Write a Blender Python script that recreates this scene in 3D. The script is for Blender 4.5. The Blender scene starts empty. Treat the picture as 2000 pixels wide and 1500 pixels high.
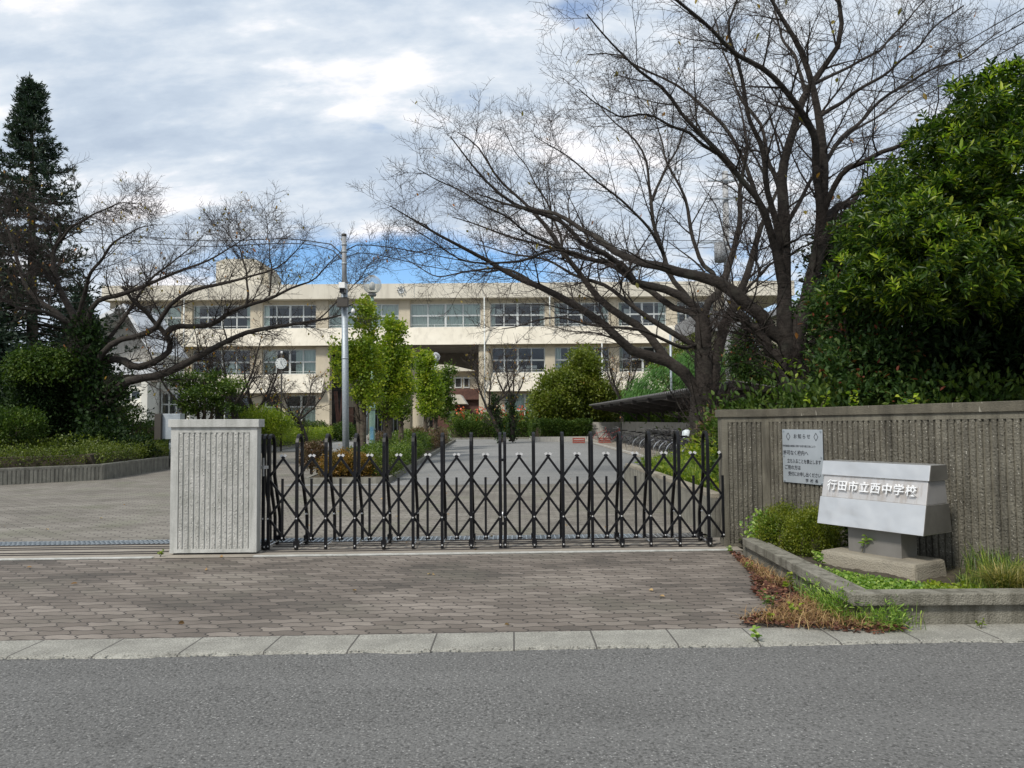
import bpy, math, random
import numpy as np
R = math.radians
PI = math.pi
rng = np.random.default_rng(7)
random.seed(7)
C = bpy.context.scene.collection

# ------------------------------------------------------------------ camera
PITCH = math.atan(70/1500); ROLL = R(0.45); EYE = 1.5
ct, st, cr, sr = math.cos(PITCH), math.sin(PITCH), math.cos(ROLL), math.sin(ROLL)
def P(u, v, D):
    """a point seen at photo pixel (u, v) that stands D metres away"""
    dx = (u-1000)/1500; dz = (750-v)/1500
    x = dx*cr + dz*sr; q = -dx*sr + dz*cr
    y = ct - q*st; z = st + q*ct
    return np.array((x*D/y, D, EYE + z*D/y))
from mathutils import Matrix, Vector
cam_data = bpy.data.cameras.new('camera'); cam = bpy.data.objects.new('camera', cam_data); C.objects.link(cam)
cam_data.sensor_width = 36; cam_data.lens = 27; cam_data.clip_end = 3000; cam_data.clip_start = .05
rt = Vector((cr, sr*st, -sr*ct)); up = Vector((sr, -cr*st, cr*ct)); bk = -Vector((0, ct, st))
M4 = Matrix((rt, up, bk)).transposed().to_4x4(); M4.translation = (0, 0, EYE)
cam.matrix_world = M4
bpy.context.scene.camera = cam
sc = bpy.context.scene
sc.view_settings.view_transform = 'Standard'; sc.view_settings.look = 'None'
sc.view_settings.exposure = 0.42; sc.view_settings.gamma = 1
sc.cycles.max_bounces = 6; sc.cycles.transparent_max_bounces = 12

# ------------------------------------------------------------------ node helpers
class NT:
    def __init__(s, tree): s.t = tree; s.n = tree.nodes; s.l = tree.links
    def node(s, typ, **kw):
        n = s.n.new(typ)
        for k, v in kw.items(): setattr(n, k, v)
        return n
    def put(s, sock, v):
        if isinstance(v, bpy.types.NodeSocket): s.l.new(v, sock)
        elif v is not None: sock.default_value = v
    def math(s, op, a, b=None, c=None, clamp=False):
        n = s.node('ShaderNodeMath', operation=op, use_clamp=clamp)
        s.put(n.inputs[0], a)
        if b is not None: s.put(n.inputs[1], b)
        if c is not None: s.put(n.inputs[2], c)
        return n.outputs[0]
    def mix(s, f, a, b, blend='MIX'):
        n = s.node('ShaderNodeMix', data_type='RGBA', blend_type=blend)
        s.put(n.inputs[0], f); s.put(n.inputs[6], a); s.put(n.inputs[7], b)
        return n.outputs[2]
    def ramp(s, f, stops, interp='LINEAR'):
        n = s.node('ShaderNodeValToRGB'); e = n.color_ramp.elements; n.color_ramp.interpolation = interp
        while len(e) < len(stops): e.new(.5)
        for i, (p, c) in enumerate(stops):
            e[i].position = p; e[i].color = col(c)
        s.put(n.inputs[0], f); return n.outputs[0]
    def noise(s, vec, scale, detail=4, rough=.55, dist=0.0):
        n = s.node('ShaderNodeTexNoise'); s.put(n.inputs['Vector'], vec)
        n.inputs['Scale'].default_value = scale; n.inputs['Detail'].default_value = detail
        n.inputs['Roughness'].default_value = rough; n.inputs['Distortion'].default_value = dist
        return n.outputs[0]
    def vor(s, vec, scale, feature='F1', out=0):
        n = s.node('ShaderNodeTexVoronoi', feature=feature); s.put(n.inputs['Vector'], vec); n.inputs['Scale'].default_value = scale
        return n.outputs[out]
    def bump(s, h, strength=.3, dist=.01, normal=None):
        n = s.node('ShaderNodeBump'); n.inputs['Strength'].default_value = strength; n.inputs['Distance'].default_value = dist
        s.put(n.inputs['Height'], h); s.put(n.inputs['Normal'], normal); return n.outputs[0]
    def scalevec(s, vec, sx, sy, sz):
        n = s.node('ShaderNodeMapping'); s.put(n.inputs[0], vec); n.inputs['Scale'].default_value = (sx, sy, sz); return n.outputs[0]
def col(c):
    if isinstance(c, (int, float)): return (c, c, c, 1)
    return (c[0], c[1], c[2], 1)

# ------------------------------------------------------------------ sky, clouds, sun
SUN_EL, SUN_AZ = 48, 218     # azimuth measured clockwise from the +Y axis
w = bpy.data.worlds.new('World'); sc.world = w; w.use_nodes = True
t = NT(w.node_tree); t.n.clear()
out = t.node('ShaderNodeOutputWorld'); bg = t.node('ShaderNodeBackground'); bg.inputs[1].default_value = .1
sky = t.node('ShaderNodeTexSky', sky_type='NISHITA'); sky.sun_disc = False
sky.sun_elevation = R(SUN_EL); sky.sun_rotation = R(SUN_AZ); sky.air_density = 1.1; sky.dust_density = .6; sky.ozone_density = 2.2
tc = t.node('ShaderNodeTexCoord'); sep = t.node('ShaderNodeSeparateXYZ'); t.l.new(tc.outputs['Generated'], sep.inputs[0])
zc = t.math('ADD', t.math('MAXIMUM', sep.outputs[2], 0.0), .42)
px = t.math('DIVIDE', sep.outputs[0], zc); py = t.math('DIVIDE', sep.outputs[1], zc)
cv = t.node('ShaderNodeCombineXYZ'); t.put(cv.inputs[0], px); t.put(cv.inputs[1], py)
n_big = t.noise(cv.outputs[0], 2.0, 6, .52, .2)
n_fine = t.noise(t.scalevec(cv.outputs[0], 1, 1.9, 1), 9, 8, .6, .1)
n_shade = t.noise(t.scalevec(cv.outputs[0], .8, 2.1, 1), 3.0, 8, .55, .15)
def lobe(dx, dy, dz, wx, wz):
    # clear gap in the clouds round one direction of the sky
    a = t.math('DIVIDE', t.math('SUBTRACT', sep.outputs[0], dx), wx); b = t.math('DIVIDE', t.math('SUBTRACT', sep.outputs[2], dz), wz)
    d = t.math('ADD', t.math('MULTIPLY', a, a), t.math('MULTIPLY', b, b))
    return t.math('MULTIPLY', t.math('EXPONENT', t.math('MULTIPLY', d, -1)), t.math('GREATER_THAN', sep.outputs[1], 0))
gap = t.math('MAXIMUM', lobe(-.14, 1, .190, .21, .040), t.math('MULTIPLY', lobe(.078, .9, .478, .04, .014), .42))
gap = t.math('MAXIMUM', gap, t.math('MULTIPLY', lobe(.32, 1, .15, .16, .05), .40))
dens = t.math('ADD', t.math('MULTIPLY', n_big, .65), t.math('MULTIPLY', n_fine, .35))
cover = t.math('SUBTRACT', t.math('ADD', dens, .2), t.math('MULTIPLY', gap, .62))
mask = t.ramp(cover, [(.38, 0), (.62, 1)])
shade = t.math('ADD', t.math('MULTIPLY', n_shade, .68), t.math('MULTIPLY', n_fine, .32))
ccol = t.ramp(shade, [(.36, (3.7, 4.4, 5.4)), (.455, (4.5, 5.2, 6.1)), (.54, (5.8, 6.3, 6.9)), (.61, (8.0, 7.9, 8.1))])
skyc = t.mix(1, sky.outputs[0], (.85, 1.08, 1.30, 1), 'MULTIPLY')
t.l.new(t.mix(mask, skyc, ccol), bg.inputs[0]); t.l.new(bg.outputs[0], out.inputs[0])
sun = bpy.data.lights.new('sun', 'SUN'); sun.energy = 2.6; sun.angle = R(9); sun.color = (1, .95, .87)
so = bpy.data.objects.new('sun', sun); C.objects.link(so)
az, el = R(SUN_AZ), R(SUN_EL)
sd = Vector((math.sin(az)*math.cos(el), math.cos(az)*math.cos(el), math.sin(el)))
so.rotation_euler = sd.to_track_quat('Z', 'Y').to_euler()

# ------------------------------------------------------------------ materials
MATS = {}
def new_mat(name):
    m = bpy.data.materials.new(name); m.use_nodes = True; t = NT(m.node_tree); t.n.clear()
    o = t.node('ShaderNodeOutputMaterial'); b = t.node('ShaderNodeBsdfPrincipled'); t.l.new(b.outputs[0], o.inputs[0])
    MATS[name] = m
    return m, t, b, o
def objc(t): return t.node('ShaderNodeTexCoord').outputs['Object']
def geo(t): return t.node('ShaderNodeNewGeometry').outputs['Position']
def simple(name, a, b=None, rough=.6, metal=0, scale=6, bump=0, bscale=60, stops=(.35, .65), stretch=None, spec=None, coat=0):
    m, t, p, o = new_mat(name)
    v = geo(t)
    if stretch: v = t.scalevec(v, *stretch)
    if b is None: p.inputs['Base Color'].default_value = col(a)
    else: t.l.new(t.ramp(t.noise(v, scale, 5, .6), [(stops[0], a), (stops[1], b)]), p.inputs['Base Color'])
    p.inputs['Roughness'].default_value = rough; p.inputs['Metallic'].default_value = metal
    if spec is not None: p.inputs['Specular IOR Level'].default_value = spec
    if bump: t.l.new(t.bump(t.noise(v, bscale, 4), bump, .01), p.inputs['Normal'])
    return m
# asphalt
def asphalt(name, lo, mid, hi, scale=95, big=.7):
    m, t, p, o = new_mat(name); v = geo(t)
    g = t.noise(v, scale, 4, .75); h = t.noise(v, big, 5, .6)
    base = t.ramp(g, [(.38, lo), (.48, mid), (.56, mid), (.66, hi)])
    base = t.mix(t.math('MULTIPLY', t.ramp(h, [(.4, 0), (.65, 1)]), .3), base, col(tuple(x*.6 for x in mid)))
    lane = t.noise(t.scalevec(v, .12, 1.6, 1), 1.3, 4, .5); base = t.mix(t.math('MULTIPLY', t.ramp(lane, [(.42, 0), (.62, 1)]), .28), base, col(tuple(x*1.25 for x in mid)))
    oil = t.noise(v, 2.3, 3, .5); base = t.mix(t.math('MULTIPLY', t.ramp(oil, [(.66, 0), (.74, 1)]), .35), base, col(tuple(x*.45 for x in mid)))
    sp = t.node('ShaderNodeTexVoronoi'); t.put(sp.inputs['Vector'], v); sp.inputs['Scale'].default_value = scale*1.25
    s3 = t.node('ShaderNodeSeparateColor'); t.l.new(sp.outputs['Color'], s3.inputs[0])
    pick = t.math('MULTIPLY', t.ramp(s3.outputs[0], [(.80, 0), (1, 1)]), t.math('LESS_THAN', sp.outputs['Distance'], .36))
    base = t.mix(t.math('MULTIPLY', pick, .6), base, col(tuple(x*1.5 for x in hi)))
    dk = t.math('MULTIPLY', t.ramp(s3.outputs[1], [(.75, 0), (1, 1)]), .6); base = t.mix(dk, base, col(tuple(x*.6 for x in lo)))
    t.l.new(base, p.inputs['Base Color']); p.inputs['Roughness'].default_value = .9; p.inputs['Specular IOR Level'].default_value = .25
    t.l.new(t.bump(t.math('ADD', g, t.math('MULTIPLY', sp.outputs['Distance'], -.5)), .9, .008), p.inputs['Normal'])
    return m
asphalt('asphalt', (.062, .061, .058), (.150, .148, .142), (.33, .325, .31), scale=60)
asphalt('pale_asphalt', (.15, .15, .145), (.225, .224, .216), (.32, .318, .305), scale=40, big=.25)
def concrete(name, a, b, stain, amount=.5, bumpy=.35, bscale=70, vstreak=True, specks=None):
    m, t, p, o = new_mat(name); v = geo(t)
    base = t.ramp(t.noise(v, 5, 6, .65), [(.3, a), (.7, b)])
    sv = t.scalevec(v, 7, 7, .7) if vstreak else v
    st_ = t.ramp(t.noise(sv, 1.2 if vstreak else 2.5, 6, .65), [(.45, 0), (.66, 1)])
    base = t.mix(t.math('MULTIPLY', st_, amount), base, col(stain))
    g = t.noise(v, bscale, 5, .7)
    base = t.mix(t.math('MULTIPLY', t.ramp(g, [(.3, 1), (.5, 0)]), .35), base, col(tuple(x*.5 for x in a)))
    if specks:
        sp = t.node('ShaderNodeTexVoronoi'); t.put(sp.inputs['Vector'], v); sp.inputs['Scale'].default_value = 70
        s3 = t.node('ShaderNodeSeparateColor'); t.l.new(sp.outputs['Color'], s3.inputs[0])
        pk = t.math('MULTIPLY', t.math('GREATER_THAN', s3.outputs[0], .9), t.math('LESS_THAN', sp.outputs['Distance'], .35))
        base = t.mix(pk, base, col(specks))
        dk = t.math('MULTIPLY', t.math('LESS_THAN', s3.outputs[0], .1), t.math('LESS_THAN', sp.outputs['Distance'], .4))
        base = t.mix(dk, base, col(tuple(x*.4 for x in a)))
    t.l.new(base, p.inputs['Base Color']); p.inputs['Roughness'].default_value = .9
    t.l.new(t.bump(t.math('ADD', g, t.math('MULTIPLY', t.vor(v, bscale*1.1), .8)), bumpy, .012), p.inputs['Normal'])
    return m
concrete('pillar_concrete', (.40, .40, .375), (.53, .53, .50), (.24, .245, .22), .65, .2)
concrete('pillar_aggregate', (.33, .33, .30), (.52, .51, .48), (.28, .28, .26), .3, .7, 48, specks=(.66, .65, .6))
concrete('wall_concrete', (.12, .11, .082), (.20, .185, .145), (.045, .04, .03), .8, .4)
concrete('wall_aggregate', (.105, .096, .074), (.19, .176, .138), (.05, .046, .036), .75, 1.0, 48, specks=(.38, .36, .31))
concrete('kerb_concrete', (.15, .14, .11), (.27, .255, .21), (.065, .06, .04), .85, .7, vstreak=True)
concrete('plinth_concrete', (.24, .21, .16), (.38, .35, .28), (.12, .10, .075), .7, .6, vstreak=False)
concrete('track_concrete', (.24, .21, .175), (.36, .325, .27), (.15, .13, .11), .6, .3, vstreak=False)
concrete('planter_concrete', (.16, .155, .13), (.27, .26, .22), (.075, .072, .06), .65, .4)
concrete('low_wall_concrete', (.36, .35, .32), (.48, .46, .42), (.2, .19, .17), .5, .2)
concrete('cap_concrete', (.085, .076, .056), (.15, .135, .10), (.045, .04, .03), .6, .4)
m = MATS['cap_concrete']; t = NT(m.node_tree); p = [n for n in m.node_tree.nodes if n.type == 'BSDF_PRINCIPLED'][0]; src = p.inputs['Base Color'].links[0].from_socket
st2 = t.ramp(t.noise(t.scalevec(geo(t), 11, 11, 2.2), 2.2, 3, .5), [(.68, 0), (.71, 1)])
t.l.new(t.mix(t.math('MULTIPLY', st2, .7), src, (.36, .34, .28, 1)), p.inputs['Base Color'])
# gutter slabs with joints
m, t, p, o = new_mat('gutter_concrete'); v = geo(t)
s_ = t.node('ShaderNodeSeparateXYZ'); t.l.new(v, s_.inputs[0])
base = t.ramp(t.noise(v, 3.5, 7, .7), [(.3, (.19, .183, .158)), (.7, (.36, .35, .305))])
j = t.math('ABSOLUTE', t.math('SUBTRACT', t.math('FRACT', t.math('DIVIDE', s_.outputs[0], .54)), .5))
j = t.math('GREATER_THAN', j, .489)
g = t.noise(v, 85, 4, .75)
base = t.mix(t.ramp(g, [(.36, .8), (.52, 0)]), base, (.12, .115, .10, 1))
base = t.mix(t.ramp(g, [(.55, 0), (.66, .6)]), base, (.5, .49, .44, 1))
t.l.new(t.mix(t.math('MULTIPLY', j, .85), base, (.05, .045, .04, 1)), p.inputs['Base Color']); p.inputs['Roughness'].default_value = .9
t.l.new(t.bump(t.math('SUBTRACT', g, t.math('MULTIPLY', j, 2)), .5, .01), p.inputs['Normal'])
# wavy interlocking pavers
def pavers(name, light, dark, red, moss):
    m, t, p, o = new_mat(name); v = geo(t)
    s_ = t.node('ShaderNodeSeparateXYZ'); t.l.new(v, s_.inputs[0])
    x0, y0 = s_.outputs[0], t.math('SUBTRACT', s_.outputs[1], t.math('MULTIPLY', s_.outputs[0], .035))
    Lx, Ly = .225, .1125
    rowf = t.math('DIVIDE', t.math('ADD', y0, t.math('MULTIPLY', t.math('SINE', t.math('MULTIPLY', x0, 2*PI/Lx*1.0)), .0105)), Ly)
    row = t.math('FLOOR', rowf); fy = t.math('FRACT', rowf)
    odd = t.math('MULTIPLY', t.math('FRACT', t.math('MULTIPLY', row, .5)), 1.0)
    xs = t.math('ADD', t.math('DIVIDE', x0, Lx), odd)
    xs = t.math('ADD', xs, t.math('MULTIPLY', t.math('SINE', t.math('MULTIPLY', t.math('SUBTRACT', fy, .5), 2*PI)), .085))
    xs = t.math('ADD', xs, .12)
    cx = t.math('FLOOR', xs); fx = t.math('FRACT', xs)
    ex = t.math('MULTIPLY', t.math('MINIMUM', fx, t.math('SUBTRACT', 1, fx)), Lx)
    ey = t.math('MULTIPLY', t.math('MINIMUM', fy, t.math('SUBTRACT', 1, fy)), Ly)
    e = t.math('MINIMUM', ex, ey)
    joint = t.ramp(t.math('MULTIPLY', e, 100), [(.36, 1), (.72, 0)])
    cc = t.node('ShaderNodeCombineXYZ'); t.put(cc.inputs[0], cx); t.put(cc.inputs[1], row)
    wn = t.node('ShaderNodeTexWhiteNoise', noise_dimensions='2D'); t.l.new(cc.outputs[0], wn.inputs['Vector'])
    big = t.noise(t.scalevec(v, .6, 1.1, 1), 1.0, 5, .6, .4)
    mixv = t.math('ADD', t.math('MULTIPLY', wn.outputs[0], .4), t.math('MULTIPLY', t.math('SUBTRACT', big, .5), 1.6))
    base = t.ramp(t.math('ADD', mixv, .28), [(.12, dark), (.45, red), (.85, light)])
    base = t.mix(t.math('MULTIPLY', t.ramp(t.noise(v, .9, 4, .5), [(.52, 0), (.7, 1)]), .55), base, col(moss))
    fine = t.noise(v, 160, 3, .7)
    base = t.mix(t.ramp(fine, [(.3, .35), (.5, 0)]), base, col(tuple(c*.5 for c in dark)))
    t.l.new(t.mix(joint, base, (.035, .03, .026, 1)), p.inputs['Base Color']); p.inputs['Roughness'].default_value = .88
    t.l.new(t.bump(t.math('SUBTRACT', t.math('MULTIPLY', fine, .35), joint), .6, .008), p.inputs['Normal'])
    return m
pavers('pavers', (.245, .212, .180), (.078, .066, .055), (.148, .124, .103), (.112, .106, .080))
pavers('drive_pavers', (.255, .235, .20), (.135, .122, .10), (.19, .172, .145), (.15, .155, .10))
m, t, p, o = new_mat('soil'); v = geo(t)
t.l.new(t.ramp(t.noise(v, 6, 6, .7), [(.3, (.035, .028, .018)), (.7, (.10, .08, .05))]), p.inputs['Base Color']); p.inputs['Roughness'].default_value = 1
t.l.new(t.bump(t.noise(v, 40, 5, .7), 1, .03), p.inputs['Normal'])
simple('ground', (.05, .055, .03), (.12, .11, .07), .95, scale=.6)
# bark
def bark(name, a, b, lich):
    m, t, p, o = new_mat(name); v = geo(t)
    n1 = t.noise(t.scalevec(v, 1, 1, 2.2), 9, 6, .7, .6); n2 = t.noise(v, 2.5, 4, .6)
    base = t.ramp(n1, [(.3, a), (.7, b)])
    base = t.mix(t.math('MULTIPLY', t.ramp(n2, [(.55, 0), (.72, 1)]), .5), base, col(lich))
    t.l.new(base, p.inputs['Base Color']); p.inputs['Roughness'].default_value = .9; p.inputs['Specular IOR Level'].default_value = .2
    t.l.new(t.bump(t.math('ADD', n1, t.math('MULTIPLY', t.noise(t.scalevec(v, 3, 3, 20), 9, 4), .5)), 1, .03), p.inputs['Normal'])
bark('cherry_bark', (.018, .015, .013), (.070, .060, .052), (.10, .10, .08))
bark('grey_bark', (.05, .04, .03), (.14, .115, .09), (.15, .15, .11))
simple('twig_bark', (.030, .024, .022), (.075, .062, .056), .85, scale=3, spec=.1)
simple('green_twig', (.05, .045, .02), (.10, .09, .045), .8, scale=5)
# leaves
def leafmat(name, stops, trans=.35, rough=.45, spec=.4, patch=None):
    if name not in ('dark_leaf', 'ivy_leaf', 'cedar_needle', 'litter_leaf', 'straw', 'brown_leaf', 'yellow_leaf', 'red_flower', 'rust_leaf', 'sedge_blade', 'photinia_leaf'):
        stops = [(s_, (c_[0]*1.55, c_[1]*1.32, c_[2]*1.1)) for s_, c_ in stops]
    m, t, p, o = new_mat(name)
    gi = t.node('ShaderNodeNewGeometry'); r = gi.outputs['Random Per Island']
    if patch:
        nz = t.noise(gi.outputs['Position'], patch[0], 3, .5)
        r = t.math('ADD', t.math('MULTIPLY', r, 1-patch[1]), t.math('MULTIPLY', t.math('SUBTRACT', t.math('MULTIPLY', nz, 2.4), .7), patch[1]), clamp=True)
    c = t.ramp(r, stops); t.l.new(c, p.inputs['Base Color']); p.inputs['Roughness'].default_value = rough; p.inputs['Specular IOR Level'].default_value = spec
    tr = t.node('ShaderNodeBsdfTranslucent'); t.l.new(t.mix(1, c, (1.3, 1.5, .6, 1), 'MULTIPLY'), tr.inputs[0])
    ms = t.node('ShaderNodeMixShader'); ms.inputs[0].default_value = trans
    t.l.new(p.outputs[0], ms.inputs[1]); t.l.new(tr.outputs[0], ms.inputs[2]); t.l.new(ms.outputs[0], o.inputs[0])
    return m
leafmat('evergreen_leaf', [(.0, (.010, .028, .006)), (.5, (.024, .058, .010)), (.82, (.055, .105, .015)), (1, (.16, .22, .025))], .3, .4, .35)
leafmat('evergreen_tip', [(.0, (.065, .15, .015)), (.6, (.15, .25, .026)), (1, (.27, .36, .045))], .42, .42)
leafmat('dark_leaf', [(.0, (.008, .019, .006)), (.6, (.017, .037, .010)), (1, (.04, .07, .016))], .2, .6, .2)
leafmat('photinia_leaf', [(.0, (.018, .045, .012)), (.6, (.045, .09, .022)), (.95, (.08, .12, .03)), (.975, (.20, .05, .03)), (1, (.28, .09, .045))], .3, .55, .25)
leafmat('ginkgo_leaf', [(.0, (.055, .10, .012)), (.4, (.105, .185, .022)), (.78, (.21, .28, .032)), (1, (.38, .41, .05))], .4, .5, patch=(1.6, .5))
leafmat('green_leaf', [(.0, (.02, .05, .01)), (.5, (.055, .105, .018)), (1, (.14, .20, .035))], .35, patch=(1.5, .5))
leafmat('camphor_leaf', [(.0, (.03, .06, .012)), (.5, (.085, .125, .02)), (.85, (.13, .17, .03)), (1, (.22, .17, .07))], .35, patch=(.9, .55))
leafmat('hedge_leaf', [(.0, (.012, .032, .008)), (.5, (.03, .065, .012)), (1, (.075, .12, .02))], .25, .6, .25, patch=(2.0, .4))
leafmat('lime_leaf', [(.0, (.05, .10, .012)), (.5, (.12, .19, .02)), (1, (.24, .30, .04))], .4, patch=(1.2, .4))
leafmat('azalea_leaf', [(.0, (.020, .042, .008)), (.5, (.055, .088, .013)), (1, (.12, .165, .022))], .3, patch=(2.5, .5))
leafmat('box_leaf', [(.0, (.030, .058, .008)), (.5, (.085, .125, .014)), (1, (.20, .23, .028))], .35, patch=(4, .5))
leafmat('rust_leaf', [(.0, (.06, .07, .02)), (.4, (.17, .12, .03)), (.8, (.30, .15, .03)), (1, (.42, .24, .05))], .3, patch=(3, .5))
leafmat('brown_leaf', [(.0, (.07, .045, .03)), (.6, (.17, .10, .06)), (1, (.10, .10, .04))], .2)
leafmat('cedar_needle', [(.0, (.010, .024, .014)), (.6, (.022, .045, .026)), (1, (.045, .075, .040))], .15, .6)
leafmat('weeping_needle', [(.0, (.018, .06, .014)), (.5, (.045, .13, .03)), (1, (.10, .22, .06))], .3, .6, patch=(1.2, .5))
leafmat('ivy_leaf', [(.0, (.010, .024, .008)), (.7, (.025, .052, .014)), (1, (.05, .09, .022))], .2, .6, .2)
leafmat('litter_leaf', [(.0, (.05, .025, .015)), (.5, (.12, .045, .03)), (.8, (.20, .085, .05)), (1, (.32, .2, .1))], .1, .8)
leafmat('straw', [(.0, (.16, .09, .035)), (.5, (.32, .19, .08)), (1, (.5, .36, .18))], .2, .8)
leafmat('grass_blade', [(.0, (.03, .075, .012)), (.6, (.08, .16, .025)), (1, (.2, .26, .05))], .35)
leafmat('pale_weed', [(.0, (.05, .12, .02)), (.5, (.11, .22, .04)), (1, (.24, .36, .10))], .4)
leafmat('sedge_blade', [(.0, (.05, .085, .015)), (.5, (.14, .15, .03)), (.8, (.34, .28, .08)), (1, (.55, .46, .2))], .3)
leafmat('yellow_leaf', [(.0, (.14, .13, .02)), (.5, (.28, .20, .03)), (1, (.45, .16, .06))], .4)
leafmat('red_flower', [(.0, (.5, .06, .03)), (1, (.7, .18, .09))], .3)
# paints, metals
simple('black_metal', (.004, .004, .005), (.007, .007, .009), .38, .0, 8, spec=.28)
simple('black_rubber', .012, None, .7)
simple('white_cap', .5, None, .5)
simple('bright_steel', (.5, .5, .5), (.7, .7, .7), .3, .9, 20)
simple('galvanised', (.27, .31, .34), (.40, .44, .47), .5, .35, 25, .1, 120)
simple('pole_paint', (.20, .21, .22), (.28, .29, .30), .6, 0, 10)
simple('mint_paint', (.30, .46, .36), (.38, .55, .43), .5, 0, 8)
simple('brown_box', (.05, .043, .035), None, .6)
simple('white_paint', (.74, .74, .72), (.82, .82, .8), .5, 0, 6)
simple('cream_wall', (.60, .555, .46), (.68, .635, .535), .85, 0, .7, .1, 40)
simple('cream_pier', (.50, .44, .33), (.58, .51, .39), .85, 0, .9)
simple('cream_stain', (.47, .42, .32), (.62, .56, .44), .85, 0, 1.6, stretch=(1, 1, .3))
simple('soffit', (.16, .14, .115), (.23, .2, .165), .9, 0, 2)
simple('brown_tile', (.085, .038, .028), (.13, .06, .042), .7, 0, 4)
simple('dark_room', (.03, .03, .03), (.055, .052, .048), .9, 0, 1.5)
simple('window_frame', (.60, .62, .60), None, .45, .2)
simple('grey_frame', (.25, .27, .27), None, .5, .3)
simple('curtain', (.56, .66, .60), (.80, .86, .80), .9, 0, 4.5, stretch=(3, 1, .15))
simple('roof_grey', (.16, .165, .17), (.24, .24, .24), .7, 0, 5)
simple('annex_roof', (.62, .64, .66), (.72, .73, .74), .45, .3, 3)
simple('annex_wall', (.62, .61, .55), (.74, .73, .67), .8, 0, 1.1, stretch=(1, 1, .4))
simple('shelter_roof', (.13, .125, .12), (.2, .195, .19), .55, .4, 6)
simple('shelter_steel', (.035, .03, .028), (.06, .052, .047), .7, 0, 6)
simple('cable', .02, None, .6)
simple('concrete_pole', (.30, .31, .31), (.4, .4, .4), .8, 0, 5)
simple('sign_ink', (.02, .022, .03), None, .6)
simple('bench_red', (.25, .06, .045), (.34, .11, .075), .6, 0, 8)
simple('clock_face', (.78, .8, .78), None, .5)
simple('clock_ink', (.05, .09, .12), None, .5)
simple('saddle_black', (.015, .015, .015), None, .5)
simple('bike_silver', (.50, .50, .50), None, .3, .8)
simple('wheel_rim', (.16, .16, .16), None, .4, .6)
simple('bike_dark', (.03, .03, .035), None, .35, .2)
simple('bike_red', (.25, .03, .03), None, .35, .1)
simple('bag_white', (.70, .78, .80), None, .6)
simple('sticker_blue', (.12, .38, .62), (.35, .6, .7), .5, 0, 20)
for nm_ in ('cream_wall', 'cream_pier'):
    m = MATS[nm_]; t = NT(m.node_tree); p = [n for n in m.node_tree.nodes if n.type == 'BSDF_PRINCIPLED'][0]; src = p.inputs['Base Color'].links[0].from_socket
    st2 = t.ramp(t.noise(t.scalevec(geo(t), 1.6, 1.6, .16), 1.5, 6, .65), [(.5, 0), (.72, 1)])
    base = t.mix(t.math('MULTIPLY', st2, .38), src, (.30, .27, .22, 1)); t.l.new(base, p.inputs['Base Color'])
simple('letter_steel', (.74, .745, .75), (.82, .825, .83), .4, .15, 20)
# brushed steel of the name monument
def brushed(name, a, b, metal, rough, dents=False, stain=None):
    m, t, p, o = new_mat(name); v = geo(t)
    n1 = t.noise(v, 3, 4, .5); base = t.ramp(n1, [(.3, a), (.7, b)])
    if stain:
        s1 = t.ramp(t.noise(t.scalevec(v, 9, 9, 1), 2, 5, .6), [(.5, 0), (.72, 1)])
        base = t.mix(t.math('MULTIPLY', s1, .5), base, col(stain))
    t.l.new(base, p.inputs['Base Color']); p.inputs['Metallic'].default_value = metal
    t.l.new(t.math('ADD', t.math('MULTIPLY', t.noise(v, 14, 4), .18), rough-.09), p.inputs['Roughness'])
    if dents: t.l.new(t.bump(t.noise(v, 3.5, 2, .4), .5, .05), p.inputs['Normal'])
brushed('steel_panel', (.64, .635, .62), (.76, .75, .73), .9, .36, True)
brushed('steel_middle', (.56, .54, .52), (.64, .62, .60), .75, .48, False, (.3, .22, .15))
brushed('steel_side_shaded', (.10, .095, .082), (.16, .152, .135), .3, .5, True)  # panel steel in a darkened copy, painting the dim reflection on the right end
brushed('steel_middle_shaded', (.20, .19, .18), (.28, .27, .26), .1, .7)  # middle steel darkened the same way for the shaded right end
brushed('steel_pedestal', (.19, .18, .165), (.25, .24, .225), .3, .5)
brushed('plate_steel', (.40, .44, .47), (.50, .54, .57), .45, .42)
m, t, p, o = new_mat('glass')
gl = t.node('ShaderNodeBsdfGlossy'); gl.inputs[0].default_value = (.9, .95, 1, 1); gl.inputs[1].default_value = .05
tp = t.node('ShaderNodeBsdfTransparent'); tp.inputs[0].default_value = (.88, .92, .90, 1)
fr = t.node('ShaderNodeFresnel'); fr.inputs[0].default_value = 1.6
ms = t.node('ShaderNodeMixShader'); t.l.new(t.math('ADD', t.math('MULTIPLY', fr.outputs[0], .9), .03), ms.inputs[0])
t.l.new(tp.outputs[0], ms.inputs[1]); t.l.new(gl.outputs[0], ms.inputs[2]); t.l.new(ms.outputs[0], o.inputs[0])
m, t, p, o = new_mat('globe_glass')
tp = t.node('ShaderNodeBsdfTransparent'); tp.inputs[0].default_value = (.93, .94, .94, 1)
p.inputs['Base Color'].default_value = (.8, .82, .82, 1); p.inputs['Roughness'].default_value = .15
ms = t.node('ShaderNodeMixShader'); lw = t.node('ShaderNodeLayerWeight'); lw.inputs[0].default_value = .35
t.l.new(t.math('ADD', t.math('MULTIPLY', lw.outputs[1], .75), .14), ms.inputs[0]); t.l.new(tp.outputs[0], ms.inputs[1]); t.l.new(p.outputs[0], ms.inputs[2]); t.l.new(ms.outputs[0], o.inputs[0])

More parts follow.
